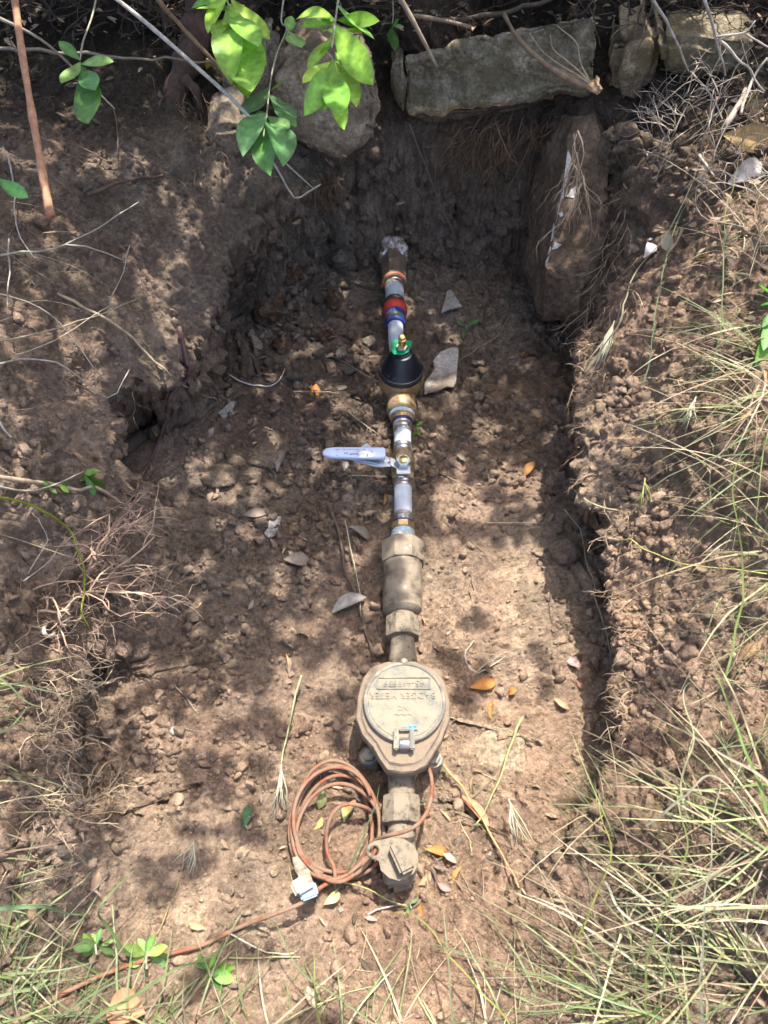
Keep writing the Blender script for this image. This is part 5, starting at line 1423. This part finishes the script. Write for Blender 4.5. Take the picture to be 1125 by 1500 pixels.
spray('leafy_twig', 'four leaved green sprig hanging at the upper left', [(146,-30),(136,20),(122,60),(117,88)],
      [(117,88,90,72,.01),(117,88,88,118,.0),(117,88,168,94,.01),(117,88,121,158,-.01),(117,90,138,128,.01)], lambda a, b_: P(a, b_, .50), LG)
spray('leafy_twig', 'leafy spray hanging before the big boulder', [(418,-20),(412,30),(420,42),(405,80),(396,120),(391,165),(386,200)],
      [(394,128,352,168,.0),(394,130,420,122,.01),(393,132,434,166,.0),(391,158,352,208,-.01),(391,160,424,186,.012),(390,166,412,226,.0),(389,170,392,226,-.01),(389,150,372,150,.01),(395,126,430,146,-.012)], lambda a, b_: P(a, b_, .44), (.13,.25,.08))
spray('leafy_twig', 'bright leaf cluster at the top edge left of the middle', [(330,-30),(333,0),(336,10)],
      [(336,-8,300,26,-.02),(338,-4,392,30,-.02),(335,0,362,92,-.03),(330,-6,276,-12,-.01),(334,4,286,8,.01),(334,2,298,-18,.0),(334,4,378,62,.015),(333,6,310,40,.012),(334,8,332,78,-.01),(336,2,372,14,.0),(338,0,384,44,-.01),(336,-4,392,4,.0),(334,0,350,-30,.01),(332,4,352,70,-.02)], lambda a, b_: P(a, b_, .52), (.22,.36,.05), lw=.38)
spray('leafy_twig', 'larger bright leaf cluster at the top edge above the boulder', [(500,-30),(494,10),(490,40),(486,70)],
      [(492,4,548,34,-.02),(489,44,462,44,-.03),(488,30,546,76,-.035),(490,20,430,-6,-.02),(487,74,470,112,-.03),(494,14,440,30,.01),(494,12,556,20,.012),(492,16,452,8,.0),(491,30,448,62,-.01),(490,40,534,66,-.005),(488,60,440,92,.01),(487,66,440,118,-.006),(486,70,496,136,.012),(488,52,530,52,.012),(490,36,520,84,-.015),(494,6,530,-10,.0),(492,8,470,-16,.0),(487,64,500,100,-.02)], lambda a, b_: P(a, b_, .52), (.22,.36,.045), lw=.4)
spray('leafy_twig', 'single small leaf on a twig between the top clusters', [(420,42),(424,50)], [(422,46,442,70,.0),(421,44,428,30,.01)], lambda a, b_: P(a, b_, .45), LG, lw=.6)
spray('leafy_twig', 'small dark green sprig above the left end of the long slab', [(575,-10),(576,20),(575,34)], [(575,34,556,36,0),(575,34,592,36,0),(575,34,570,56,0),(575,34,580,64,0),(575,30,584,22,.01)], lambda a, b_: PY(a, b_, 1.22), (.05,.12,.03), sr=.0007)
spray('leafy_twig', 'single green leaf at the left edge below the orange stick', [(-20,262),(0,266)], [(-4,262,42,290,.0)], lambda a, b_: P(a, b_, .5), (.1,.22,.05), lw=.3)
spray('leafy_twig', 'small green compound sprig above the pale left stalk', [(0,742),(60,752),(100,742),(140,722)], [(92,744,104,754,.0),(96,742,84,738,.006),(104,738,118,748,.0),(140,722,164,740,-.006),(140,722,148,742,-.01),(138,722,158,712,.006),(130,726,146,710,.0),(110,736,104,722,.0)], lambda a, b_: hit(a, b_)[0] + Vector((0, 0, .05)), (.12,.22,.06), lw=.5)
spray('seedling', 'tiny two leaved seedling on the shaded floor right of the red ring', [(684,488),(682,480)], [(682,482,702,476,.004),(682,482,668,474,.004),(682,482,678,498,.002)], lambda a, b_: hit(a, b_)[0] + Vector((0, 0, .008)), (.07,.14,.04), 'seedling', sr=.0006)
spray('seedling', 'tiny green seedling in the gap right of the lower brass neck', [(612,636),(610,630)], [(610,630,618,622,.0),(610,632,616,640,.0),(610,632,606,640,.0)], lambda a, b_: hit(a, b_)[0] + Vector((0, 0, .01)), (.1,.2,.05), 'seedling', sr=.0006, lw=.6)
spray('fallen_leaf', 'fresh green leaf lying on the sunny lower left floor', [(362,1214),(362,1210)], [(360,1212,366,1182,.008)], lambda a, b_: hit(a, b_)[0] + Vector((0, 0, .006)), (.14,.26,.08), 'leaf', lw=.5)
spray('low_weed', 'pale green broad leaved weed at the bottom left by the cable', [(150,1400),(148,1385)], [(148,1385,120,1390,.012),(148,1385,160,1362,.012),(150,1387,178,1395,.0),(147,1385,130,1368,.01),(148,1385,128,1400,.01),(148,1385,140,1368,.01),(148,1385,170,1378,.01),(148,1385,165,1405,.0),(148,1385,150,1412,.0),(148,1385,125,1378,.0)], lambda a, b_: hit(a, b_)[0] + Vector((0, 0, .02)), (.15,.24,.08), 'weed', lw=.5)
spray('low_weed', 'pale green weed with pointed leaves at the bottom left', [(222,1420),(220,1400)], [(220,1400,255,1388,.01),(220,1400,236,1370,.012),(218,1400,190,1388,.01),(221,1403,248,1416,.0),(218,1402,190,1416,.0),(220,1400,208,1376,.015),(220,1400,240,1384,.015),(220,1402,250,1400,.01),(220,1402,196,1404,.01),(220,1404,232,1425,.0),(220,1404,205,1422,.0),(220,1402,222,1372,.02)], lambda a, b_: hit(a, b_)[0] + Vector((0, 0, .02)), (.16,.26,.08), 'weed', lw=.52)
spray('low_weed', 'small bright weed under grass right of the bottom left weeds', [(312,1430),(310,1420)], [(310,1420,322,1400,.012),(310,1420,296,1400,.01),(310,1422,345,1438,.0),(310,1420,290,1412,.01),(310,1420,300,1440,.01),(310,1420,330,1432,.01),(310,1420,345,1418,.01),(310,1420,320,1445,.0),(310,1420,325,1462,.0)], lambda a, b_: hit(a, b_)[0] + Vector((0, 0, .018)), (.13,.24,.06), 'weed', lw=.5)
spray('low_weed', 'bright green leafy weed at the right edge', [(1140,450),(1120,470)], [(1125,460,1092,452,.01),(1125,470,1096,480,.01),(1125,475,1105,500,.0),(1125,480,1108,530,.0),(1125,450,1104,428,.0),(1125,500,1100,545,.0),(1125,440,1130,410,.0)], lambda a, b_: hit(a, b_)[0] + Vector((0, 0, .03)), (.12,.26,.05), 'weed', lw=.4)
spray('seedling', 'small green seedling at the base of the curb stop', [(602,1332),(600,1325)], [(600,1325,612,1318,.0),(600,1325,592,1332,.0),(600,1325,598,1340,.0)], lambda a, b_: hit(a, b_)[0] + Vector((0, 0, .012)), (.12,.2,.08), 'seedling', sr=.0006, lw=.5)

# ------------------------------------------------------------------ grass
GREEN = [(.15, .20, .06), (.21, .27, .10), (.24, .29, .14), (.18, .23, .11), (.30, .33, .15)]
STRAW = [(.46, .38, .22), (.55, .47, .30), (.38, .30, .18), (.5, .44, .3), (.34, .22, .15), (.42, .42, .2)]
def blade(g, pr, p0, dr, L, w, green, arch=.35, segs=7):
    d_ = dr.normalized(); pts = [p0]; p_ = p0.copy(); bend = pr.uniform(-.25, .25)
    droop = pr.uniform(.5, 1.4) * arch
    for i in range(segs):
        d_ = (d_ + Vector((d_.y, -d_.x, 0)) * bend * .3 + Vector((pr.gauss(0, .05), pr.gauss(0, .05), -droop * .3))).normalized()
        p_ = p_ + d_ * L / segs
        zg = down(p_.x, p_.y) + .003
        if p_.z < zg: p_.z = zg; d_.z = abs(d_.z) * .2
        pts.append(p_.copy())
    cs_ = GREEN if pr.random() < green else STRAW
    c = cs_[pr.randrange(len(cs_))]; m = pr.uniform(.4, .95); c = tuple(x * m for x in c)
    if pr.random() < .4: g.tube(pts, w * .32, w * .16, 3, c, 0, tuple(x * 1.15 for x in c))
    else: g.ribbon(pts, w, c, tuple(min(1, a * 1.1 + .03) for a in c))
def grass(name, label, n, spots, L, w, green, dirs, seed, up=.7, arch=.5):
    pr = random.Random(seed); g = Geo()
    for k in range(n):
        s_ = spots[pr.randrange(len(spots))]
        px, py = s_[0] + pr.gauss(0, s_[2]), s_[1] + pr.gauss(0, s_[3])
        b_, n_ = hit(px, py)
        dv = Vector((dirs[0] + pr.gauss(0, .55), dirs[1] + pr.gauss(0, .55), up * pr.uniform(.2, 1.2)))
        blade(g, pr, b_ - Vector((0, 0, .004)), dv, L * pr.uniform(.3, 1.5), w * pr.uniform(.35, 1.05), green, arch)
    return tag(g.obj(name, M_GRASS), label, kind='stuff')
grass('grass', 'mixed green and straw grass over the lower right corner', 230, [(1090,1330,45,60),(1010,1420,60,40),(1110,1450,50,40),(920,1470,60,25),(1130,1200,25,60)], .15, .0026, .4, (-.75, .35), 1)
grass('grass', 'long grass trailing left from the right edge of the bank', 150, [(1120,520,14,30),(1115,600,12,30),(1135,560,20,60),(1140,700,20,80),(1140,820,20,80),(1120,480,20,30),(1140,950,20,60)], .14, .0024, .35, (-.9, -.1), 2, .55)
grass('grass', 'short straw and runners matted on the right bank', 150, [(1085,560,35,70),(1105,800,30,90),(1095,1000,35,70),(1080,420,30,40),(1100,330,25,40)], .06, .0018, .25, (-.4, 0), 3, .4)
grass('grass', 'green and straw grass along the near rim of the pit', 110, [(720,1510,110,18),(870,1490,80,22),(560,1525,80,15),(400,1520,90,16),(960,1500,70,25)], .085, .0026, .55, (.1, .6), 4)
grass('grass', 'grass growing up the bottom left corner', 170, [(40,1480,50,28),(120,1490,70,22),(250,1505,80,16),(5,1420,20,40)], .095, .0030, .85, (.25, .45), 5)
grass('grass', 'sparse grass at the left edge of the lower bank', 50, [(-10,1250,20,80),(-15,1050,15,60),(5,1330,20,40)], .08, .0022, .5, (.7, .1), 6, .6)
grass('grass', 'short dead grass and straw scattered by the pipe end', 110, [(700,1330,80,50),(640,1180,30,50),(760,1180,60,60),(430,1180,50,60),(480,1420,120,30)], .06, .0013, .35, (0, .2), 7, .25)
grass('grass', 'thin tufts hanging over the dark crack', 60, [(885,1190,20,20),(880,1250,40,30),(1020,1180,40,50)], .10, .0017, .5, (-.3, .5), 8, .6)
grass('grass', 'thin dry grass along the upper right bank', 60, [(1110,200,40,70),(1050,150,40,40),(1130,350,25,60)], .14, .0014, .25, (-.4, .1), 9, .7)
grass('grass', 'wispy dry grass on the upper left bank', 26, [(-10,420,20,80),(0,620,20,80),(20,330,30,40)], .12, .0013, .2, (.8, .1), 10, .5)
# single long blades that stand out
def long_blade(pts, w, col, label):
    ww = [ (hit(a, b_)[0] - ray(a, b_).normalized() * l_) for a, b_, l_ in pts]
    g = Geo(); s_ = smooth_path(ww, 6); col = tuple(x * .46 for x in col); s_ = [q_ + Vector((mnoise.noise(q_ * 25), mnoise.noise(q_ * 25 + Vector((7, 0, 0))), 0)) * .005 for q_ in s_]; g.ribbon(s_, w * .85, col, tuple(min(1, x * 1.2) for x in col))
    return tag(g.obj('grass_blade', M_GRASS), label, 'grass blade')
for pts, w, col, lab in [
 ([(1060,1130,.05),(1040,1040,.09),(1020,980,.11),(1048,1030,.12)], .003, (.2,.3,.08), ''),
 ([(1125,1190,.04),(1095,1110,.07),(1070,1040,.09),(1042,972,.10)], .0042, (.2,.32,.07), 'tall bright green blade on the right above the grass'),
 ([(1125,1150,.06),(1070,1110,.07),(1000,1070,.08),(942,1040,.08)], .0038, (.52,.46,.33), 'long pale dry blade pointing left over the right bank'),
 ([(1010,1210,.05),(1000,1150,.07),(1012,1080,.09),(1002,1015,.10),(1030,1000,.10)], .0026, (.42,.46,.25), 'tall pale stalk with a bent top on the right'),
 ([(830,1425,.03),(855,1350,.06),(890,1260,.08),(880,1200,.09),(880,1160,.09)], .0026, (.36,.38,.1), 'yellow green blade rising beside the dark crack'),
 ([(945,1500,.02),(950,1400,.06),(1000,1260,.09),(995,1180,.1),(970,1130,.1)], .0028, (.3,.36,.12), 'tall green stalk in front of the right grass'),
 ([(885,1290,.06),(915,1340,.07),(960,1370,.07),(990,1390,.06)], .0032, (.62,.58,.48), 'white dry blade kinked over the lower right grass'),
 ([(945,1210,.07),(1000,1170,.08),(1045,1140,.08),(1120,1210,.07)], .0030, (.52,.5,.36), 'pale bent blade crossing the right grass'),
 ([(1028,1500,.03),(1030,1400,.07),(1036,1260,.10),(1055,1140,.11)], .0026, (.5,.5,.36), 'long pale vertical stalk in the lower right'),
 ([(860,545,.06),(905,470,.08),(930,400,.08),(985,330,.07),(1040,200,.07)], .0030, (.46,.42,.28), 'long seed stalk leaning down the corner of the right bank'),
 ([(945,560,.05),(965,440,.07),(990,330,.08),(1050,230,.08)], .0020, (.2,.3,.14), 'long green stalk crossing the right bank'),
 ([(1040,560,.05),(1060,440,.08),(1062,330,.09),(1085,230,.08)], .0022, (.24,.33,.13), 'second green stalk nearer the right edge'),
 ([(1060,1000,.06),(1090,850,.07),(1075,720,.08),(1100,640,.07)], .0030, (.28,.36,.1), 'green runner down the right bank'),
 ([(745,1500,.02),(700,1440,.05),(650,1390,.06),(610,1345,.06),(575,1342,.05)], .0022, (.4,.42,.1), 'yellow green blade arching left at the bottom'),
 ([(665,1500,.03),(660,1420,.06),(655,1370,.08),(648,1325,.08)], .0026, (.34,.38,.2), 'upright pale green stalk at the bottom middle'),
 ([(190,1400,.02),(150,1350,.05),(150,1320,.07),(200,1272,.08)], .0040, (.2,.3,.1), 'bent green blade above the bottom left weeds'),
 ([(-10,1335,.08),(60,1330,.09),(125,1340,.08)], .0050, (.2,.32,.14), 'wide green blade at the left edge of the bottom'),
 ([(130,1500,.03),(230,1440,.06),(300,1400,.07),(370,1365,.06)], .0040, (.2,.28,.1), 'wide green blade slanting across the bottom left'),
 ([(475,1330,.0),(510,1270,.03),(540,1210,.05),(556,1150,.06)], .0032, (.16,.24,.12), 'green blade leaning across the cable coil to the meter'),
 ([(550,1500,.02),(440,1425,.05),(410,1360,.06),(380,1340,.05)], .0024, (.26,.34,.14), 'thin green blade arching over the lower floor'),
 ([(470,1500,.03),(458,1440,.05),(460,1395,.06)], .0026, (.32,.4,.1), 'short yellow green blade at the bottom'),
 ([(-10,1075,.05),(20,1060,.06),(45,1030,.06)], .0036, (.3,.4,.2), 'pale green blade tip at the left edge'),
 ([(-10,985,.05),(30,1020,.05),(70,1035,.05)], .0026, (.3,.38,.18), 'thin green blade at the left edge above the pale tip'),
 ([(900,1180,.04),(868,1150,.06),(850,1110,.07)], .0018, (.3,.34,.16), 'thin blade reaching over the crack')]:
    if lab: long_blade(pts, w, col, lab)
# seed heads
def seed_head(px, py, px2, py2, n, label, col=(.5, .48, .36)):
    g = Geo(); pr = random.Random(int(px)); a = hit(px, py)[0] - ray(px, py).normalized() * .03; b_ = hit(px2, py2)[0] - ray(px2, py2).normalized() * .02
    for k in range(n):
        t_ = a.lerp(b_, pr.uniform(0, .4)); e = b_ + Vector((pr.gauss(0, .008), pr.gauss(0, .006), pr.gauss(0, .005)))
        g.tube([t_, t_.lerp(e, .5) + Vector((pr.gauss(0, .004), 0, .003)), e], .0008, .0005, 4, col)
    g.tube([a, a.lerp(b_, .5)], .001, .0008, 4, col)
    return tag(g.obj('seed_head', M_GRASS), label, 'seed head')
seed_head(900, 470, 878, 532, 14, 'pale splayed seed head hanging at the corner of the right bank')
seed_head(1020, 580, 1004, 622, 12, 'pale curved seed head over the right bank')
seed_head(284, 1232, 272, 1268, 10, 'pale feathery seed head on the lower left floor')
seed_head(412, 1120, 406, 1185, 10, 'feathery seed head left of the cable coil')
seed_head(745, 1170, 762, 1235, 9, 'drooping seed head right of the meter')
seed_head(945, 700, 940, 740, 8, 'small yellow green seed head on the right bank', (.4, .4, .15))

# ------------------------------------------------------------------ shrub overhead that throws the dappled shade (above the camera's view)
SH = [(0,0,.97),(300,0,.98),(600,0,.97),(900,0,.97),(1125,0,.97),(100,150,.96),(300,150,.97),(480,180,.90),(620,120,.93),(720,110,.92),(840,100,.93),(960,90,.88),(1060,80,.94),
 (1000,200,.88),(1100,200,.82),(900,230,.94),(980,290,.75),(1060,320,.35),(1120,330,.2),(950,350,.35),(880,340,.90),(850,420,.95),(930,430,.45),(1000,430,.2),(1100,450,.05),
 (200,300,.96),(100,300,.95),(20,300,.88),(100,400,.93),(200,450,.94),(20,500,.92),(100,520,.90),(200,560,.9),(60,650,.88),(60,740,.86),(100,850,.85),(30,950,.6),(60,1050,.5),
 (400,300,.96),(500,300,.95),(600,300,.96),(700,300,.98),(420,400,.93),(500,440,.88),(600,420,.93),(700,420,.97),(780,450,.98),(360,500,.93),(450,540,.90),(560,540,.9),(660,540,.88),
 (760,540,.93),(820,560,.9),(400,620,.86),(500,620,.84),(320,640,.86),(250,700,.88),(640,630,.6),(700,620,.62),(780,620,.72),(400,700,.84),(480,720,.83),(560,740,.86),(640,700,.55),(720,700,.5),(800,700,.55),
 (300,780,.93),(400,800,.93),(500,800,.85),(540,850,.7),(640,800,.45),(720,820,.42),(720,870,.65),(660,900,.55),(800,820,.2),(800,900,.08),(760,950,.1),(700,970,.35),
 (220,850,.94),(320,880,.94),(400,900,.9),(460,930,.75),(250,960,.85),(350,980,.7),(430,1000,.45),(500,980,.35),(200,1050,.5),(180,1120,.7),(220,1170,.65),(280,1100,.25),(340,1090,.7),(350,1140,.6),(420,1080,.12),
 (330,1210,.6),(180,1270,.5),(380,1260,.4),(250,1220,.05),(300,1300,.03),(120,1290,.4),(60,1200,.5),(100,1400,.05),(480,1100,.03),(600,1040,.0),(700,1060,.08),(640,1000,.08),
 (560,960,.45),(600,880,.5),(600,1150,0),(600,1300,0),(800,1100,0),(500,1400,0),(900,1300,0),(1100,1200,.05),(900,1000,.02),(960,1080,.05),(1080,900,.08),(1100,1080,.3),(960,600,.5),(955,680,.55),(1000,760,.15),(1080,650,.05),(900,520,.45),(890,700,.15),(920,850,.05),(1050,850,.25)]
shx = np.array([(a, b_) for a, b_, c_ in SH], float); shv = np.array([c_ for *_, c_ in SH])
def shade(px, py):
    dd = ((shx - np.array([px, py])) ** 2).sum(1) + 400
    w_ = 1 / dd ** 2; return float((w_ * shv).sum() / w_.sum())
def top_shrub():
    pr = random.Random(99)
    z0 = 1.2; z1 = 2.1
    base = Vector((1.1, 2.6, 0.38))
    root = empty('overhanging_shrub', base, 'tall leafy shrub leaning over the pit from behind and shading it', 'shrub')
    g = Geo(); hubs = []
    crown = Vector((.6, 1.9, 1.7))
    g.tube(smooth_path([base, base + Vector((-.15, -.15, .6)), crown, Vector((.2, 1.2, 2.0))], 8), .03, .015, 10, (.13, .09, .06), .2)
    for k in range(60):
        e = Vector((pr.uniform(-.9, 1.3), pr.uniform(.4, 2.2), pr.uniform(1.2, 1.7)))
        if shade(*to_px_ground(e)) < .35: continue
        s_ = e + Vector((pr.uniform(-.25, .35), pr.uniform(.1, .45), pr.uniform(.05, .3)))
        if shade(*to_px_ground(s_)) < .3: continue
        g.tube(smooth_path([s_, s_.lerp(e, .5) + Vector((pr.gauss(0, .03), 0, .04)), e], 5), .004, .0015, 5, (.14, .1, .07), .2)
    g.obj('branches', M_TWIG, root)
    V = []; F = []; C = []; off = 0
    # cells over the ground; leaves in small sprigs of 3..5
    A_leaf = .046 * .024 * .72
    y0, y1, x0, x1 = -.35, 1.95, -1.1, 1.3
    area = (y1 - y0) * (x1 - x0)
    LAI_MAX = 2.9
    n = int(area * LAI_MAX / A_leaf / 0.62)
    k = 0
    while k < n:
        gx, gy = pr.uniform(x0, x1), pr.uniform(y0, y1)
        zg = 0.0 if abs(gx) < .45 else .15
        D = shade(*to_px(Vector((gx, gy, zg))))
        lai = -math.log(max(.03, 1 - D)) / 3.5 * (1.0 if D < .8 or D > .955 else .98)
        burst = pr.randint(2, 5); k += burst
        if D < .03 or pr.random() > lai: continue
        zc = pr.uniform(1.08, 1.45) if D < .82 else pr.uniform(1.08, 1.6); t = (zc - zg) / SUN.z
        c = Vector((gx, gy, zg)) + SUN * t
        ax = Vector((pr.gauss(0, 1), pr.gauss(0, 1), pr.gauss(-.3, .4))).normalized()
        g2 = []
        for j in range(burst):
            d_ = (ax + Vector((pr.gauss(0, .8), pr.gauss(0, .8), pr.gauss(0, .15)))).normalized()
            L = pr.uniform(.034, .056); w = L * pr.uniform(.45, .6)
            nn_ = (SUN + Vector((pr.gauss(0, .35), pr.gauss(0, .35), pr.gauss(0, .2)))).normalized()
            sd = d_.cross(nn_).normalized()
            b_ = c + ax * j * .012
            V += [b_, b_ + d_ * L * .35 - sd * w / 2, b_ + d_ * L * .72 - sd * w * .42, b_ + d_ * L, b_ + d_ * L * .72 + sd * w * .42, b_ + d_ * L * .35 + sd * w / 2]
            F += [(off, off + 1, off + 5), (off + 1, off + 2, off + 4), (off + 1, off + 4, off + 5), (off + 2, off + 3, off + 4)]; off += 6
            m = pr.uniform(.7, 1.2); C += [(.05 * m, .10 * m, .025 * m)] * 6
    me = mesh_of('foliage', np.array([tuple(v) for v in V]), np.array(F), False, np.array(C))
    o = put('foliage', me, M_LEAF, root); o['kind'] = 'stuff'
    return root
def to_px(p_):
    dv = p_ - CAMP; de = dv.y * SP - dv.z * CP; u = dv.x; v = dv.y * CP + dv.z * SP
    return 562.5 + u / de * FPX, 750 - v / de * FPX
def to_px_ground(e):
    t = e.z / SUN.z; g_ = e - SUN * t; return to_px(g_)
top_shrub()
# leaf mass added beyond the pit, out of view, to block sky light
def added_hedge(name, label, c, s, n, seed, col=(.035, .065, .02)):
    pr = random.Random(seed); root = empty(name, Vector((c.x, c.y, .38)), label, 'added_hedge')
    V = []; F = []; C = []; off = 0
    for k in range(n):
        b_ = c + Vector((pr.uniform(-1, 1) * s.x, pr.uniform(-1, 1) * s.y, pr.uniform(-1, 1) * s.z))
        d_ = Vector((pr.gauss(0, 1), pr.gauss(0, 1), pr.gauss(-.2, .6))).normalized(); nn_ = Vector((pr.gauss(0, .5), pr.gauss(0, .5), 1)).normalized()
        sd = d_.cross(nn_).normalized(); L = pr.uniform(.04, .065); w = L * .5
        V += [b_, b_ + d_ * L * .35 - sd * w / 2, b_ + d_ * L * .72 - sd * w * .42, b_ + d_ * L, b_ + d_ * L * .72 + sd * w * .42, b_ + d_ * L * .35 + sd * w / 2]
        F += [(off, off + 1, off + 5), (off + 1, off + 2, off + 4), (off + 1, off + 4, off + 5), (off + 2, off + 3, off + 4)]; off += 6
        m = pr.uniform(.6, 1.3); C += [tuple(x * m for x in col)] * 6
    me = mesh_of('foliage', np.array([tuple(v) for v in V]), np.array(F), False, np.array(C))
    o = put('foliage', me, M_LEAF, root); o['kind'] = 'stuff'
    g = Geo()
    for k in range(14):
        x_ = c.x + pr.uniform(-.9, .9) * s.x; y_ = c.y + pr.uniform(-.7, .7) * s.y
        g.tube([Vector((x_, y_, .3)), Vector((x_ + pr.gauss(0, .05), y_ + pr.gauss(0, .05), .7)), Vector((x_ + pr.gauss(0, .1), y_, c.z + s.z))], .012, .004, 6, (.1, .07, .05), .2)
    g.obj('stems', M_TWIG, root)
added_hedge('added_hedge', 'dense dark leaf mass added out of view behind the slab to block sky light', Vector((0.1, 2.2, .72)), Vector((1.7, .42, .36)), 8000, 5)
